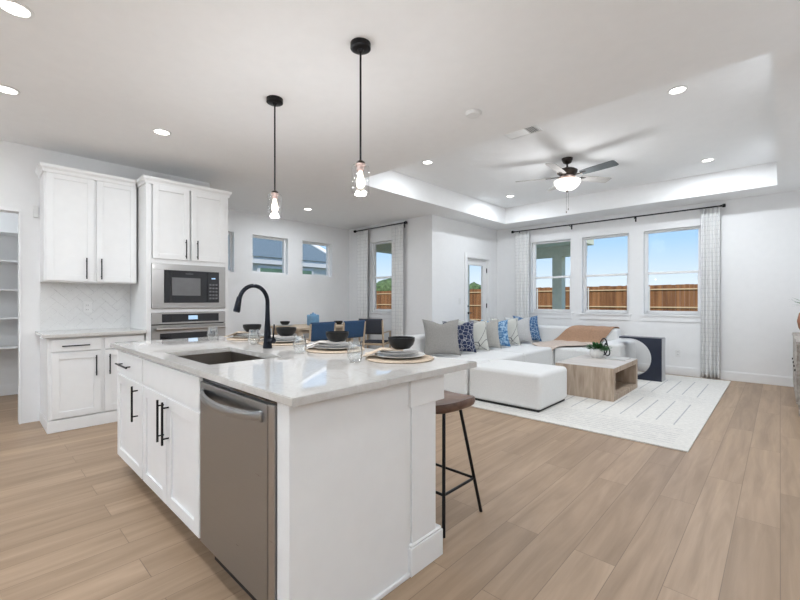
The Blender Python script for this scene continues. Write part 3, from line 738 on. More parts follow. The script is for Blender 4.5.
# ================================================================== PENDANTS
def pendant(x, y, label):
    p = thing('pendant_light', (x, y, CZ), label, 'lamp', 'pendant lights over the island')
    t = MB(); t.lathe([(.062, CZ), (.062, CZ-.03), (.056, CZ-.034), (.02, CZ-.036), (.012, CZ-.05), (.001, CZ-.05)], (x, y), 32); t.build('canopy', M['black'], p, 40)
    t = MB(); t.tube([(x, y, CZ-.04), (x, y, 2.085)], .0062, 10); t.build('rod', M['black'], p, 40)
    t = MB(); t.lathe([(.001, 2.092), (.008, 2.09), (.026, 2.078), (.03, 2.066), (.001, 2.066)], (x, y), 24); t.build('cap', M['bronze'], p, 40)
    t = MB(); t.lathe([(.03, 2.066), (.03, 2.055), (.022, 2.054), (.022, 2.025), (.001, 2.025)], (x, y), 24); t.build('socket', M['copper'], p, 40)
    t = MB(); t.lathe([(.028, 2.062), (.05, 2.055), (.0535, 2.045), (.0535, 1.885), (.0525, 1.885)], (x, y), 36, False, False); t.build('glass_shade', M['shade'], p, 40)
    t = MB(); t.lathe([(.011, 2.024), (.016, 2.0), (.026, 1.965), (.024, 1.94), (.012, 1.925), (.001, 1.922)], (x, y), 20); t.build('bulb', M['bulb'], p, 60)
    l = bpy.data.lights.new('pendant_glow', 'POINT'); l.energy = 9; l.shadow_soft_size = .04; l.color = (.95, .97, 1)
    o = bpy.data.objects.new('pendant_glow', l); C.objects.link(o); o.parent = p; o.location = (0, 0, 1.905-CZ)
pendant(-1.865, 1.632, 'black rod pendant with clear glass shade, nearer of the two')
pendant(-2.86, 1.622, 'black rod pendant with clear glass shade above the faucet end')

# ================================================================== CEILING LIGHTS
def can(x, y, z, label, power=1.0):
    p = thing('recessed_light', (x, y, z), label, 'lamp', 'recessed ceiling lights')
    t = MB(); t.lathe([(.078, z), (.078, z-.004), (.062, z-.007), (.06, z-.001), (.06, z)], (x, y), 32); t.build('trim_ring', M['plastic'], p, 40)
    t = MB(); t.lathe([(.06, z-.0005), (.06, z-.003), (.001, z-.003)], (x, y), 32, False, True); t.build('lens', M['lens'], p)
    l = bpy.data.lights.new('recessed_glow', 'AREA'); l.shape = 'DISK'; l.size = .13; l.energy = CAN_POWER*power; l.color = CAN_COLOR
    o = bpy.data.objects.new('recessed_glow', l); C.objects.link(o); o.parent = p; o.location = (0, 0, -.012)
can(-2.985, .165, CZ, 'round recessed light in the top left corner of the picture', .5)
can(-4.18, .185, CZ, 'round recessed light at the left edge near the pantry', .45)
can(-4.18, 1.22, CZ, 'round recessed light before the tall oven cabinet', .3)
can(-5.89, 3.96, CZ, 'round recessed light above the dining table')
can(-3.50, 4.27, TZ, 'recessed light in the raised ceiling above the near end of the sofa', .6)
can(-.67, 4.34, TZ, 'recessed light in the raised ceiling nearest the camera', 1.3)
can(-.71, 6.78, TZ, 'recessed light in the raised ceiling toward the right curtain', 1.4)
can(-3.55, 6.68, TZ, 'recessed light in the raised ceiling left of the fan', .9)
for i, (x, y) in enumerate(((-1.75, .165), (-.5, .165), (-4.18, -1.4), (-2.9, -1.8), (-1.6, -1.8), (-.3, -1.8), (1.3, -1.6), (1.4, .6), (-6.5, -.2))):  # out-of-frame ceiling lights added to raise the room brightness
    can(x, y, CZ, 'added recessed fill light out of the frame behind the camera', .55)
for (x, y, pw, lb) in ((1.9, 2.3, .17, 'tall black fill uplighter added in the entry, outside the frame'), (1.9, -2.4, .22, 'tall black fill uplighter added in the back corner, outside the frame'),
        (-4.4, -3.0, .45, 'tall black fill uplighter added at the back of the kitchen, outside the frame')):
    p = thing('fill_uplighter', (x, y, 0), lb, 'lamp')  # unseen uplighters added only to brighten the ceiling
    t = MB(); t.lathe([(.14, 0), (.14, .02), (.02, .035), (.001, .035)], (x, y), 28); t.build('base', M['black'], p, 40)
    t = MB(); t.tube([(x, y, .03), (x, y, 1.72)], .012, 10); t.build('pole', M['black'], p, 40)
    t = MB(); t.lathe([(.015, 1.71), (.08, 1.74), (.17, 1.82), (.165, 1.822), (.075, 1.75), (.001, 1.735)], (x, y), 32, True, False); t.build('shade', M['white'], p, 40)
    l = bpy.data.lights.new('fill_uplight', 'AREA'); l.shape = 'DISK'; l.size = .2; l.energy = UP_POWER*pw; l.color = (.82, .91, 1)
    o = bpy.data.objects.new('fill_uplight', l); C.objects.link(o); o.parent = p; o.location = (0, 0, 1.79); o.rotation_euler = (PI, 0, 0)
# vent and smoke detector
v = thing('ceiling_vent', (-2.10, 4.23, TZ), 'white rectangular air vent in the raised ceiling', 'vent')
t = MB(); x, y = -2.10, 4.23
for (a0, a1, b0, b1) in ((-.19, .19, -.11, -.085), (-.19, .19, .085, .11), (-.19, -.165, -.085, .085), (.165, .19, -.085, .085)): t.box(x+a0, x+a1, y+b0, y+b1, TZ-.01, TZ, .002)
t.build('frame', M['plastic'], v)
t = MB(); t.box(x-.165, x+.165, y-.085, y+.085, TZ-.002, TZ-.0005); t.build('duct_opening', M['slot'], v)
for k in range(15):
    t = MB(); xx = x-.155+k*.022; g = -1 if k < 10 else 1
    a0, a1 = (xx-.009, xx+.009)
    za, zb = (TZ-.010, TZ-.003) if g > 0 else (TZ-.003, TZ-.010)
    t.rings([[(a0, y-.085, zb), (a1, y-.085, za), (a1, y+.085, za), (a0, y+.085, zb)], [(a0, y-.085, zb+.0012), (a1, y-.085, za+.0012), (a1, y+.085, za+.0012), (a0, y+.085, zb+.0012)]]); t.build('louver', M['plastic'], v)
t = MB(); t.lathe([(.065, CZ), (.065, CZ-.014), (.055, CZ-.028), (.02, CZ-.032), (.001, CZ-.032)], (-1.86, 2.87), 32)
tag(t.build('smoke_detector', M['plastic'], off=(-1.86, 2.87, CZ), smooth=40), 'round white smoke detector on the lower ceiling', 'detector')
# fan
fx2, fy2 = -2.06, 5.43
fan = thing('ceiling_fan', (fx2, fy2, TZ), 'dark bronze five-blade ceiling fan with frosted bowl light', 'fan')
t = MB(); t.lathe([(.07, TZ), (.068, TZ-.02), (.05, TZ-.06), (.022, TZ-.075), (.001, TZ-.075)], (fx2, fy2), 28); t.build('canopy', M['bronze'], fan, 40)
t = MB(); t.tube([(fx2, fy2, TZ-.07), (fx2, fy2, 2.96)], .012, 12); t.build('downrod', M['bronze'], fan, 40)
t = MB(); t.lathe([(.02, 2.985), (.10, 2.975), (.128, 2.955), (.125, 2.925), (.09, 2.895), (.085, 2.88), (.001, 2.88)], (fx2, fy2), 36); t.build('motor', M['bronze'], fan, 40)
t = MB(); t.lathe([(.085, 2.885), (.10, 2.875), (.10, 2.855), (.075, 2.84), (.075, 2.82), (.001, 2.82)], (fx2, fy2), 36); t.build('light_fitter', M['copper'], fan, 40)
t = MB(); t.lathe([(.165, 2.825), (.168, 2.815), (.16, 2.785), (.135, 2.745), (.09, 2.712), (.04, 2.697), (.001, 2.695)], (fx2, fy2), 36); t.build('glass_bowl', M['bowlshade'], fan, 50)
t = MB(); t.lathe([(.02, 2.70), (.022, 2.69), (.012, 2.675), (.001, 2.665)], (fx2, fy2), 20); t.build('finial', M['bronze'], fan, 40)
for k, ang in enumerate((346, 58, 130, 202, 274)):
    a = math.radians(ang); Rz = Matrix.Rotation(a, 4, 'Z')
    t = MB(); out = []
    for (r, w) in ((.20, .050), (.23, .056), (.40, .064), (.60, .069), (.645, .066), (.66, .052)): out.append((r, w))
    poly = [(r, -w) for r, w in out]+[(r, w) for r, w in out[::-1]]
    pit = math.radians(-13)
    fn = lambda p, q, d: (p, q*math.cos(pit)-d*math.sin(pit), q*math.sin(pit)+d*math.cos(pit))
    t.prism(poly, fn, -.003, .004)
    t.bm.transform(Matrix.Translation((fx2, fy2, 2.878)) @ Rz)
    b = t.build('blade', M['blade_dark'] if ang in (346,) else M['blade'], fan)
    t = MB(); t.box(.085, .26, -.014, .014, -.012, -.004, .003); t.box(.20, .27, -.03, .03, -.01, -.0045, .003); t.bm.transform(Matrix.Translation((fx2, fy2, 2.885)) @ Rz); t.build('blade_arm', M['bronze'], b)
for dx in (-.012, .016):
    t = MB(); t.tube([(fx2+dx*1.3, fy2-dx, 2.82 if False else 2.70), (fx2+dx*1.3, fy2-dx, 2.44+dx)], .0016, 6); ch = t.build('pull_chain', M['bronze'], fan)
    t = MB(); t.lathe([(.002, .03), (.006, .022), (.006, .004), (.001, 0)], (fx2+dx*1.3, fy2-dx, 2.41+dx), 10); t.build('chain_knob', M['bronze'], ch)
l = bpy.data.lights.new('fan_glow', 'POINT'); l.energy = 8; l.shadow_soft_size = .15; l.color = (.95, .97, 1)
o = bpy.data.objects.new('fan_glow', l); C.objects.link(o); o.parent = fan; o.location = (0, 0, 2.50-TZ)

# ================================================================== CURTAINS
def curtain(x0, x1, y, z0, z1, folds, amp, label, seed):
    rnd = random.Random(seed)
    t = MB(); bm = t.bm; uvl = bm.loops.layers.uv.new('UVMap')
    nu, nv = folds*12, 24
    V = []; arc = [0]
    def pos(u, v):
        ph = u*folds*2*PI; k = .75+.25*v
        return Vector((x0+(x1-x0)*u+.004*math.sin(v*3+u*9), y+amp*k*math.sin(ph)+amp*.3*math.sin(ph*.37+seed)*v, z1+(z0-z1)*v))
    for i in range(1, nu+1): arc.append(arc[-1]+(pos(i/nu, .5)-pos((i-1)/nu, .5)).length)
    for i in range(nu+1): V.append([bm.verts.new(pos(i/nu, j/nv)) for j in range(nv+1)])
    for i in range(nu):
        for j in range(nv):
            f = bm.faces.new((V[i][j], V[i+1][j], V[i+1][j+1], V[i][j+1]))
            for l_, (a, b) in zip(f.loops, ((i, j), (i+1, j), (i+1, j+1), (i, j+1))): l_[uvl].uv = (arc[a], (z1-z0)*b/nv)
    o = t.build('curtain', M['curtain'], off=((x0+x1)/2, y, z0), smooth=80)
    s_ = o.modifiers.new('s', 'SOLIDIFY'); s_.thickness = .002
    return tag(o, label, 'curtain', 'check curtains')
def rod(x0, x1, y, z, label, brackets, wy):
    r = thing('curtain_rod', ((x0+x1)/2, y, z), label, 'curtain rod')
    t = MB(); t.tube([(x0, y, z), (x1, y, z)], .011, 12); t.build('rod', M['black'], r, 40)
    for x, s_ in ((x0, -1), (x1, 1)):
        t = MB(); t.tube([(x-s_*.02, y, z), (x+s_*.005, y, z), (x+s_*.012, y, z), (x+s_*.045, y, z), (x+s_*.05, y, z)], [.014, .016, .028, .028, .012], 16); t.build('finial', M['black'], r, 40)
    for x in brackets:
        t = MB(); t.tube([(x, wy, z-.03), (x, y, z-.03), (x, y, z-.008)], .006, 8); t.box(x-.012, x+.012, wy-.006, wy, z-.075, z+.01, .002); t.build('bracket', M['black'], r)
    return r
rod(-4.15, -.66, 7.965, 2.70, 'long black curtain rod above the three living room windows', (-4.02, -2.97, -1.86, -.80), 8.06)
curtain(-4.12, -3.80, 7.965, .015, 2.685, 4, .03, 'white check curtain left of the three living room windows', 3)
curtain(-.925, -.68, 7.965, .015, 2.685, 5, .028, 'white check curtain at the right end of the long rod', 5)
rod(-6.62, -5.20, 5.66, 2.715, 'short black curtain rod above the dining window', (-6.52, -5.28), 5.75)
curtain(-6.58, -6.24, 5.66, .015, 2.70, 4, .027, 'white check curtain left of the dining window', 8)
curtain(-5.55, -5.24, 5.66, .015, 2.70, 4, .027, 'white check curtain right of the dining window', 11)
for o in list(C.objects):
    if o.name.startswith('curtain') and o.type == 'MESH' and o.parent is None: pass

# ================================================================== LIVING ROOM
t = MB(); RX0, RX1, RY0, RY1 = -3.6, -.545, 3.99, 7.90
t.box(RX0, RX1, RY0, RY1, .001, .012, .003)
t.mi = 1
def strip(xa, ya, xb, yb, w=.011):
    d = Vector((xb-xa, yb-ya, 0)).normalized(); n_ = Vector((-d.y, d.x, 0))*w/2
    p = [Vector((xa, ya, .0126))-n_, Vector((xb, yb, .0126))-n_, Vector((xb, yb, .0126))+n_, Vector((xa, ya, .0126))+n_]
    f = t.bm.faces.new([t.bm.verts.new(q) for q in p]); f.material_index = 1
rn = random.Random(2)
for k in range(9):
    yy = 4.12+k*.062
    xx = RX0+.1
    while xx < RX1-.15:
        L = rn.uniform(.25, .7); strip(xx, yy, min(xx+L, RX1-.12), yy, .007); xx += L+rn.uniform(.03, .12)
for y0_, y1_ in ((4.78, 5.82), (6.32, 7.42)):
    for k in range(16):
        xx = RX1-.22-k*.165
        if xx < RX0+.1: break
        o_ = rn.uniform(-.06, .06); strip(xx, y0_+o_, xx+.0, y1_+o_, .012)

for k in range(6):
    yy = 5.92+k*.06
    xx = RX0+.1
    while xx < RX1-.15:
        L = rn.uniform(.25, .7); strip(xx, yy, min(xx+L, RX1-.12), yy, .006); xx += L+rn.uniform(.03, .12)
tag(t.build('area_rug', [M['rug'], M['rugline']], off=(-2.1, 5.9, .001)), 'off-white area rug with fine grey geometric lines', 'rug')

def soft(mb, x0, x1, y0, y1, z0, z1, b=.045):
    mb.box(x0, x1, y0, y1, z0, z1, b, 5)
sofa = thing('sectional_sofa', (-3.4, 6.2, 0), 'white upholstered L-shaped sectional sofa in the corner under the windows', 'sofa')
ZF = .05
def part(name, *a, b=.045, mat=None, par=None):
    t = MB(); soft(t, *a, b=b); return t.build(name, mat or M['sofa'], par or sofa, 30, True)
ys = [4.22, 4.80, 5.80, 6.84]
for a, b in zip(ys[:-1], ys[1:]): part('seat', -3.86, -2.84, a+.003, b-.003, ZF, .435)
part('seat', -3.86, -2.84, 6.843, 7.70, ZF, .435)
part('seat', -2.835, -2.12, 6.86, 7.70, ZF, .435)
for a, b in zip(ys[:-1], ys[1:]): part('backrest', -4.05, -3.80, a+.003, b-.003, ZF, .72, b=.05)
part('backrest', -4.05, -3.80, 6.843, 7.84, ZF, .72, b=.05)
part('backrest', -3.797, -2.84, 7.60, 7.84, ZF, .745, b=.05)
part('backrest', -2.834, -2.03, 7.60, 7.84, ZF, .745, b=.05)
part('armrest', -2.115, -1.80, 6.88, 7.84, ZF, .56, b=.05)
for (x, y) in ((-3.95, 4.32), (-2.95, 4.32), (-2.95, 5.8), (-3.95, 5.8), (-3.95, 7.74), (-2.95, 6.95), (-1.90, 6.98), (-1.90, 7.74), (-2.9, 7.74)):
    t = MB(); t.box(x-.04, x+.04, y-.04, y+.04, .013, .055, .004); f_ = t.build('foot', M['dark'], sofa)
ott = thing('ottoman', (-2.37, 4.62, .013), 'large white upholstered ottoman on the near edge of the rug', 'ottoman')
t = MB(); soft(t, -2.825, -1.893, 4.235, 5.02, .028, .43, .05); t.build('cushion', M['sofa'], ott, 30, True)
t = MB(); t.box(-2.81, -1.92, 4.25, 4.985, .0125, .035, .003); t.build('plinth', M['dark'], ott)

# pillows
def pillow(x, y, mat, size, yaw, lean, label, z=.437, dent=.09):
    t = MB(); n = 18; T = size*.16
    def pt(u, v, s_):
        e = ((1-abs(u)**2.6)*(1-abs(v)**2.6))
        th = T*max(e, 0)**.45
        px = u*(1-.12*(1-v*v)*(abs(u)**2))*size/2; pz = v*(1-.10*(1-u*u)*(abs(v)**2))*size/2
        if v > 0: pz -= dent*size*math.exp(-(u/.35)**2)*v**2
        return (px, s_*th, pz+size/2)
    for s_ in (1, -1):
        t.rings([[pt(-1+2*i/n, -1+2*j/n, s_) for i in range(n+1)] for j in range(n+1)], closed=False)
    bmesh.ops.remove_doubles(t.bm, verts=t.bm.verts, dist=.0005)
    o = t.build('throw_pillow', mat, smooth=70)
    # local y- is the front; yaw turns the front to the heading, lean tips the top backwards
    o.rotation_euler = (-math.radians(lean), 0, math.radians(yaw))
    o.location = (x, y, z+.012)
    return tag(o, label, 'pillow', 'throw pillows on the sofa')
# yaw 0: faces -y ; yaw 90: faces +x
PL = [(-3.50, 4.60, 'p_grey', .54, 46, 'plain grey linen pillow nearest the island, leftmost on the sofa'),
      (-3.50, 5.04, 'p_navy', .50, 46, 'navy pillow with a pale geometric net, second from the left'),
      (-3.50, 5.42, 'p_cream', .50, 46, 'cream pillow with thin dark lines beside the navy pillow'),
      (-3.50, 5.79, 'p_greige', .50, 46, 'plain greige pillow at the middle of the pillow row'),
      (-3.50, 6.12, 'p_speck', .48, 46, 'blue speckled pillow between a greige and a cream one'),
      (-3.50, 6.47, 'p_cream', .50, 46, 'cream pillow with thin dark lines right of the blue speckled one'),
      (-3.50, 6.95, 'p_grey2', .50, 46, 'pale grey pillow leaning before the corner pillow'),
      (-3.50, 7.33, 'p_blue', .52, 52, 'blue patterned pillow in the corner of the sofa')]
for x, y, m_, s_, yw, lb in PL: pillow(x, y, M[m_], s_, yw, 19, lb)

# throw blanket
rows = [(-2.74, -2.08, 7.862, .50), (-2.72, -2.07, 7.866, .70), (-2.71, -2.06, 7.84, .762), (-2.75, -2.07, 7.72, .766), (-2.80, -2.09, 7.61, .764), (-2.90, -2.13, 7.575, .70),
        (-3.02, -2.22, 7.565, .56), (-3.12, -2.3, 7.54, .47), (-3.22, -2.35, 7.46, .455), (-3.30, -2.42, 7.25, .452), (-3.34, -2.52, 7.05, .452), (-3.25, -2.66, 6.90, .452), (-3.15, -2.76, 6.842, .435), (-3.06, -2.82, 6.826, .39), (-2.98, -2.86, 6.822, .35)]
t = MB(); G = []
for k, (xa, xb, y, z) in enumerate(rows):
    G.append([(xa+(xb-xa)*i/24, y-.0, z+.006+.006*math.sin(i*.9+k*.5) if z < .74 else z+.004+.003*math.sin(i*.9)) for i in range(25)])
t.rings(G, closed=False)
o = t.build('throw_blanket', [M['throw'], M['throw2']], off=(-2.7, 7.3, .45), smooth=80)
for p in o.data.polygons:
    if sum((o.data.vertices[v].co.y for v in p.vertices))/len(p.vertices)+7.3 < 7.50: p.material_index = 1
s_ = o.modifiers.new('s', 'SOLIDIFY'); s_.thickness = .008; s_.offset = 1
s_ = o.modifiers.new('ss', 'SUBSURF'); s_.levels = 1; s_.render_levels = 1
tag(o, 'tan throw blanket draped over the sofa back below the middle window', 'blanket')

# coffee table
cf = thing('coffee_table', (-1.84, 5.87, .0125), 'whitewashed oak block coffee table with open cubby', 'table')
z0_ = .0126; x0_, x1_, y0_, y1_ = -2.17, -1.462, 5.31, 6.43
t = MB(); t.box(x0_, x1_, y0_, y0_+.075, z0_, .411, .002); t.build('side_panel', M['oak'], cf)
t = MB(); t.box(x0_, x1_, y1_-.075, y1_, z0_, .411, .002); t.build('side_panel', M['oak'], cf)
t = MB(); t.box(x0_, x1_, y0_+.076, y1_-.076, .35, .411, .001); t.build('top_panel', M['oak'], cf)
t = MB(); t.box(x0_, x1_, y0_, y1_, .4112, .415, .001); t.build('tabletop', M['oaktop'], cf)
t = MB(); t.box(x0_, x1_, y0_+.075, y1_-.075, z0_, z0_+.06, .002); t.build('bottom_shelf', M['oak'], cf)
t = MB(); t.box(x0_+.3, x0_+.32, y0_+.075, y1_-.075, z0_+.06, .355); t.build('divider', M['oak'], cf)
# book, plant pot, knot
t = MB(); t.box(-1.79, -1.53, 6.08, 6.36, .4155, .432, .002); bk = thing('coffee_table_book', (-1.68, 6.2, .4155), 'pale grey book lying on the coffee table', 'book')
t.build('cover', M['book'], bk)
t = MB(); t.box(-1.785, -1.528, 6.085, 6.355, .418, .4295); t.build('pages', M['white'], bk)
px, py = -1.92, 6.17
pt_ = thing('potted_plant', (px, py, .4155), 'small green plant in a white pot on the coffee table', 'plant')
t = MB(); t.lathe([(.001, 0), (.06, 0), (.085, .03), (.092, .075), (.082, .13), (.076, .13), (.084, .075), (.07, .04), (.001, .03)], (px, py, .4155), 32); t.build('pot', M['white'], pt_, 50)
t = MB(); t.lathe([(.076, .11), (.001, .115)], (px, py, .4155), 24, False, True); t.build('soil', M['stem'], pt_)
t = MB(); rn = random.Random(4)
for k in range(150):
    a = rn.uniform(0, 2*PI); el = rn.uniform(.1, 1.4); L = rn.uniform(.07, .15); r0 = rn.uniform(0, .05)
    b0 = Vector((px+r0*math.cos(a), py+r0*math.sin(a), .53)); d = Vector((math.cos(a)*math.cos(el)*1.25, math.sin(a)*math.cos(el)*1.25, math.sin(el)*.9))
    tip = b0+d*L; tip.z -= .02*math.cos(el)
    w = Vector((-math.sin(a), math.cos(a), rn.uniform(-.4, .4)))*.016; ml = b0.lerp(tip, .6)+Vector((0, 0, .008))
    q0 = ml-d*.03
    vs_ = [t.bm.verts.new(p) for p in (q0, ml+w, tip, ml-w)]; t.bm.faces.new(vs_)
    vs_ = [t.bm.verts.new(p) for p in (q0, ml-w+Vector((0, 0, -.003)), tip, ml+w+Vector((0, 0, -.003)))]
t.bm.verts.ensure_lookup_table()
bmesh.ops.delete(t.bm, geom=[v_ for v_ in t.bm.verts if not v_.link_faces], context='VERTS')
o = t.build('foliage', M['leaf'], pt_); s_ = o.modifiers.new('s', 'SOLIDIFY'); s_.thickness = .0015
t = MB(); cx, cy = -1.90, 6.40
def loop(c, rx, rz, tilt, yaw, r=.009):
    P_ = []
    for k in range(33):
        a = 2*PI*k/32; p = Vector((rx*math.cos(a), rx*.25*math.sin(2*a), rz*math.sin(a)))
        p = Matrix.Rotation(yaw, 3, 'Z') @ Matrix.Rotation(tilt, 3, 'X') @ p
        P_.append(Vector(c)+p)
    t.tube(P_, r, 10, False)
loop((cx, cy+.0, .555), .052, .125, .15, .5); loop((cx+.05, cy-.02, .52), .045, .09, -.2, 1.1)
tag(t.build('rope_knot', M['faucet'], off=(cx, cy, .4155), smooth=60), 'dark looped sculpture standing on the coffee table behind the plant', 'sculpture')

# side table, C-shaped panel with circular cut
sd = thing('side_table', (-1.55, 7.2, .0125), 'dark navy side table with a round cutout, over the sofa arm', 'table')
Ya, Yb = 7.10, 7.34
xr, xl = -1.295, -1.875; ccx, ccz, rad = -1.725, .345, .295
poly = [(xl, .662), (xr, .662), (xr, .0135), (-1.74, .0135)]
poly.append((-1.74, .05))
for k in range(0, 31):
    a = -PI/2+PI*k/30
    if k == 0: continue
    poly.append((ccx+rad*math.cos(a), ccz+rad*math.sin(a)))
poly.append((xl, .64))
def arcstrip():
    t = MB(); rings = []
    n = 40
    # inner: arc from bottom to top, outer: rectangle path matched
    inner = [(-1.745, ccz-rad)]+[(ccx+rad*math.cos(-PI/2+PI*k/n), ccz+rad*math.sin(-PI/2+PI*k/n)) for k in range(n+1)]+[(xl, ccz+rad)]
    outer = [(-1.745, .0135)]
    for k in range(n+1):
        a = -PI/2+PI*k/n; c, s__ = math.cos(a), math.sin(a)
        # project from the centre to the rectangle
        tx = (xr-ccx)/c if c > 1e-6 else 1e9; tz = ((.662-ccz)/s__ if s__ > 1e-6 else (.0135-ccz)/s__ if s__ < -1e-6 else 1e9)
        q = min(tx, tz); outer.append((ccx+q*c, ccz+q*s__))
    # snap corners
    for cxz in ((xr, .0135), (xr, .662)):
        i = min(range(len(outer)), key=lambda i: (outer[i][0]-cxz[0])**2+(outer[i][1]-cxz[1])**2); outer[i] = cxz
    outer.append((xl, .662))
    for (i_, o_) in zip(inner, outer):
        rings.append([(i_[0], Ya, i_[1]), (o_[0], Ya, o_[1]), (o_[0], Yb, o_[1]), (i_[0], Yb, i_[1])])
    t.rings(rings); return t
arcstrip().build('frame', M['navy'], sd)
t = MB(); t.box(xr+.0002, xr+.006, Ya+.003, Yb-.003, .0135, .66, .001); o = t.build('side_panel', M['greyside'], sd); o['label'] = 'grey side face'

# console on the right edge
cs = thing('console_cabinet', (.33, 6.85, 0), 'distressed grey wooden console cabinet at the right edge', 'cabinet')
t = MB(); t.box(.14, .53, 6.0, 7.70, .10, .765, .004); t.build('body', M['console'], cs)
t = MB(); t.box(.12, .535, 5.97, 7.73, .765, .80, .004); t.build('top', M['console'], cs)
for (a, b) in ((6.03, 6.42), (6.44, 6.83), (6.85, 7.24), (7.26, 7.66)):
    t = MB(); t.box(.125, .14, a, b, .13, .745, .003); dr = t.build('door', M['console'], cs)
    t = MB(); t.lathe([(.012, 0), (.014, .01), (.001, .012)], (0, 0, 0), 12); t.bm.transform(Matrix.Translation((.125, b-.05, .45)) @ Matrix.Rotation(-PI/2, 4, 'Y')); t.build('knob', M['bronze'], dr, 40)
for x in (.17, .49):
    for y in (6.05, 7.65):
        t = MB(); t.box(x-.025, x+.025, y-.025, y+.025, 0, .10, .003); t.build('leg', M['console'], cs)
vx, vy = .285, 7.32
t = MB(); t.lathe([(.001, 0), (.07, 0), (.115, .08), (.13, .17), (.11, .27), (.06, .33), (.055, .36), (.07, .38), (.062, .38), (.05, .36), (.001, .30)], (vx, vy, .8005), 32)
vs2 = thing('vase', (vx, vy, .8005), 'terracotta vase with leafy stems on the console cabinet', 'vase')
t.build('pot', M['terracotta'], vs2, 50)
t = MB(); rn = random.Random(9)
for k in range(60):
    a = rn.uniform(0, 2*PI); L = rn.uniform(.1, .26); d = Vector((math.cos(a), math.sin(a), rn.uniform(-.1, .8))).normalized()
    b0 = Vector((vx, vy, 1.17)); tip = b0+d*L; w = Vector((-math.sin(a), math.cos(a), 0))*.018; ml = b0.lerp(tip, .7)
    t.bm.faces.new([t.bm.verts.new(p) for p in (b0+d*L*.35, ml+w, tip, ml-w)])
    t.tube([b0, b0+d*L*.4], .002, 5)
t.build('leaves', M['leaf'], vs2)

# ================================================================== DINING
TZd = .775
dt = thing('dining_table', (-6.1, 4.5, 0), 'light wooden dining table below the high windows', 'table')
tx0, tx1, ty0, ty1 = -6.78, -5.80, 3.72, 4.98
t = MB(); t.box(tx0, tx1, ty0, ty1, TZd-.04, TZd, .005); t.build('tabletop', M['lightwood'], dt)
t = MB(); t.box(tx0+.07, tx1-.07, ty0+.07, ty1-.07, TZd-.10, TZd-.041); t.build('apron', M['lightwood'], dt)
for x in (tx0+.08, tx1-.08):
    for y in (ty0+.08, ty1-.08):
        t = MB(); t.box(x-.035, x+.035, y-.035, y+.035, 0, TZd-.041, .004); t.build('leg', M['lightwood'], dt)
def chair(label, mat):
    """local: faces -x (back on +x side) around the origin"""
    c = thing('dining_chair', (0, 0, 0), label, 'chair', 'dining chairs around the table')
    t = MB(); t.box(-.22, .22, -.22, .22, .43, .455, .008); t.build('seat', M[mat], c)
    t = MB(); t.box(-.235, -.2, -.24, .24, .39, .43, .004); t.box(.2, .235, -.24, .24, .39, .43, .004); t.box(-.2, .2, -.24, -.21, .39, .43, .004); t.box(-.2, .2, .21, .24, .39, .43, .004); t.build('seat_frame', M['lightwood'], c)
    for y in (-.235, .235):
        t = MB(); t.tube([(-.22, y, 0), (-.22, y, .62)], [.014, .019], 10); t.build('leg', M['lightwood'], c, 50)
        t = MB(); t.tube([(.25, y, 0), (.22, y, .43), (.27, y, .87)], [.014, .02, .015], 10); t.build('leg', M['lightwood'], c, 50)
        t = MB(); t.box(-.24, .235, y-.02, y+.02, .62, .64, .006); t.build('armrest', M['lightwood'], c)
        t = MB(); t.tube([(-.22, y, .18), (.235, y, .18)], .009, 8); t.build('stretcher', M['lightwood'], c, 50)
    t = MB(); rings = []
    for k in range(9):
        z = .60+.29*k/8
        rings.append([(.235+.045*(z-.6)/.3+.02*(1-(2*i/12-1)**2), -.235+.47*i/12, z) for i in range(13)])
    t.rings(rings, closed=False); o = t.build('backrest', M[mat], c, 60); s_ = o.modifiers.new('s', 'SOLIDIFY'); s_.thickness = .02
    return c
c1 = chair('blue-backed wooden dining chair nearest the kitchen on the room side of the table', 'blue'); c1.location = (-5.55, 3.84, 0)
copy_tree(c1, (-5.55, 4.49, 0), label='blue-backed wooden dining chair beside the charcoal one on the room side')
ch2 = chair('charcoal wooden dining chair at the far end, before the dining window', 'charcoal'); ch2.location = (-5.72, 5.38, 0); ch2.rotation_euler.z = math.radians(-62)
# things on the dining table
t = MB(); t.lathe(rbowl(.085, .065), (-6.52, 3.90, TZd+.019), 28); tag(t.build('bowl', M['bowl'], off=(-6.52, 3.90, TZd+.019), smooth=50), 'black bowl on the near end of the dining table', 'bowl', 'bowls on the dining table')
t = MB(); t.lathe([(.09, 0), (.15, .014), (.15, .018), (.08, .007), (.001, .007)], (-6.52, 3.90, TZd+.0005), 28); tag(t.build('dinner_plate', M['white'], off=(-6.52, 3.90, TZd), smooth=50), 'white plate under the black bowl on the dining table', 'plate')
t = MB(); t.lathe(rbowl(.085, .065), (-6.2, 4.86, TZd+.0005), 28); tag(t.build('bowl', M['bowl'], off=(-6.2, 4.86, TZd), smooth=50), 'black bowl on the far end of the dining table', 'bowl', 'bowls on the dining table')
jx, jy = -6.27, 4.33
jr = thing('lidded_jar', (jx, jy, TZd), 'blue ceramic lidded jar in the middle of the dining table', 'jar')
t = MB(); t.box(jx-.085, jx+.085, jy-.085, jy+.085, TZd+.0005, TZd+.20, .02, 4); t.build('body', M['bluebox'], jr, 40)
t = MB(); t.lathe([(.055, .20), (.055, .215), (.02, .22), (.018, .235), (.001, .24)], (jx, jy, TZd), 20); t.build('lid', M['bluebox'], jr, 40)
t = MB(); t.box(-6.32, -6.10, 4.48, 4.74, TZd+.0005, TZd+.035, .004); tag(t.build('serving_tray', M['book'], off=(-6.2, 4.7, TZd)), 'flat beige tray beside the blue jar on the dining table', 'tray')

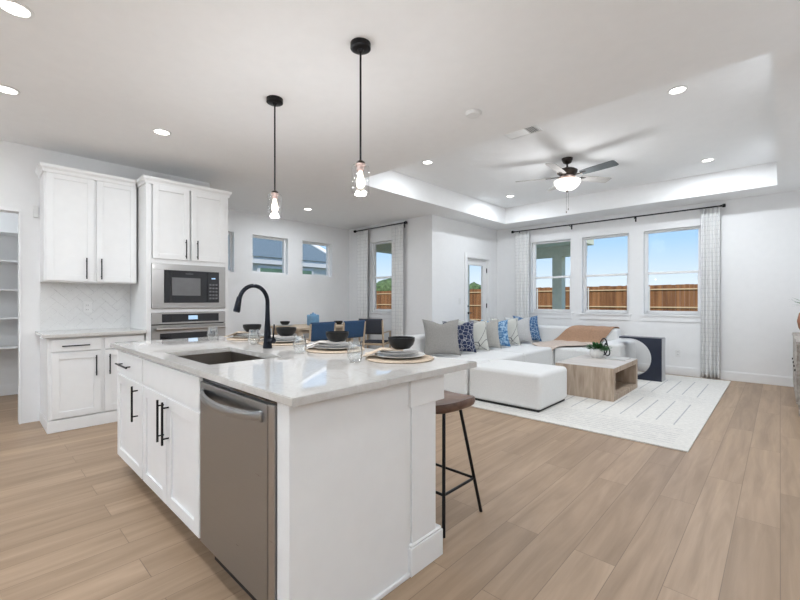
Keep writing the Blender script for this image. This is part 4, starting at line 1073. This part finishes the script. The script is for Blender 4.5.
# ================================================================== OUTSIDE
t = MB(); t.box(-40, 30, 8.23, 40, -.25, -.15); t.box(-40, -7.52, -20, 8.23, -.25, -.15); t.box(-7.52, 30, -20, -3.66, -.25, -.15); t.box(-7.52, -4.62, 5.92, 8.23, -.149, -.02); S('ground', t, M['grass'])
t = MB(); t.box(-7.4, -3.2, 8.24, 11.0, -.1499, -.06, .01); S('bounce_slab', t, M['siding'])  # pale patio slab added to bounce daylight onto post and beam
FY = 18.0
fn_ = thing('wooden_fence', (-6, FY, -.15), 'reddish brown board fence with metal posts behind the yard', 'fence')
t = MB(); x = -30; rn = random.Random(1)
while x < 8:
    w = .14; t.box(x, x+w-.004, FY+rn.uniform(0, .008), FY+.022, -.15, 1.83+rn.uniform(-.012, .012)); x += w
t.build('board_panel', M['fence'], fn_)
for z in (1.66, .98, .25):
    t = MB(); t.box(-30, 8, FY-.04, FY-.001, z-.022, z+.022); t.build('rail', M['rail'], fn_)
x = -3.68-2.24*11
while x < 8:
    t = MB(); t.tube([(x, FY-.075, -.15), (x, FY-.075, 1.78)], .03, 10); t.build('post', M['galv'], fn_, 50); x += 2.24
pt2 = thing('patio_cover', (-5.2, 9, -.15), 'covered patio roof with a square post outside the left window', 'porch')
t = MB(); t.box(-7.15, -3.35, 8.56, 10.55, 2.60, 2.75, .004); t.box(-7.6, -4.85, 5.95, 8.56, 2.60, 2.75); t.build('roof', M['soffit'], pt2)
t = MB(); t.box(-7.1, -3.45, 10.12, 10.38, 2.34, 2.60); t.build('beam', M['patio'], pt2)
t = MB(); t.box(-7.1, -6.9, 5.95, 10.12, 2.40, 2.60); t.build('beam', M['patio'], pt2)
t = MB(); t.box(-4.22, -3.98, 10.13, 10.37, -.15, 2.34, .004); t.build('post', M['patio'], pt2)
t = MB(); t.box(-7.1, -6.86, 10.13, 10.37, -.15, 2.34, .004); t.build('post', M['patio'], pt2)
nh = thing('neighbor_house', (-12.5, 4, -.15), 'neighbouring house with grey shingle roof seen through the high windows', 'house')
t = MB(); t.box(-16, -11, -6, 8.6, -.15, 2.35); 
for k in range(12): t.box(-11.0, -10.985, -6, 8.6, -.1+k*.2, .07+k*.2)
t.build('wall', M['siding'], nh)
t = MB(); t.box(-10.98, -10.88, -6.2, 8.7, 2.30, 2.52); t.build('fascia', M['trim'], nh)
t = MB(); t.rings([[(-10.84, -6.3, 2.5), (-10.84, 8.75, 2.5), (-16.5, 8.75, 2.5), (-16.5, -6.3, 2.5)], [(-13.3, -3.4, 4.6), (-13.3, 6.2, 4.6), (-13.7, 6.2, 4.6), (-13.7, -3.4, 4.6)]]); t.build('roof', M['shingle'], nh)
t = MB(); t.tube([(-10.84, 8.75, 2.5), (-13.3, 6.2, 4.6)], .09, 6); t.build('ridge_trim', M['trim'], nh)
for (a, b) in ((-1.2, .2), (2.2, 3.4), (5.75, 6.85), (7.15, 7.5)):
    t = MB(); t.box(-10.98, -10.95, a-.08, b+.08, .8, 2.26); w_ = t.build('window', M['trim'], nh)
    t = MB(); t.box(-10.951, -10.94, a, b, .88, 2.18); t.build('pane', M['greenglass'], w_)
for i, (x, y, r, h) in enumerate(((-26, 29, 2.4, 1.9), (-21, 31, 2.0, 1.6), (-33, 33, 3.2, 2.0))):
    tr = thing('distant_tree', (x, y, -.15), 'hazy green tree beyond the fence through the dining window', 'tree', 'trees beyond the fence')
    t = MB(); t.tube([(x, y, -.15), (x, y, h)], .15, 8); t.build('trunk', M['bark'], tr)
    t = MB(); rn = random.Random(i)
    for k in range(14):
        a = rn.uniform(0, 2*PI); q = rn.uniform(0, r*.8)
        m4 = Matrix.Translation((x+q*math.cos(a), y+q*math.sin(a), h+rn.uniform(-.5, .7)))
        bmesh.ops.create_icosphere(t.bm, subdivisions=2, radius=r*rn.uniform(.25, .42), matrix=m4)
    for v_ in t.bm.verts: v_.co += Vector((rn.uniform(-1, 1), rn.uniform(-1, 1), rn.uniform(-1, 1)))*.08
    t.build('crown', M['tree'], tr)
for o in bpy.data.objects:
    if '_o' in o: del o['_o']
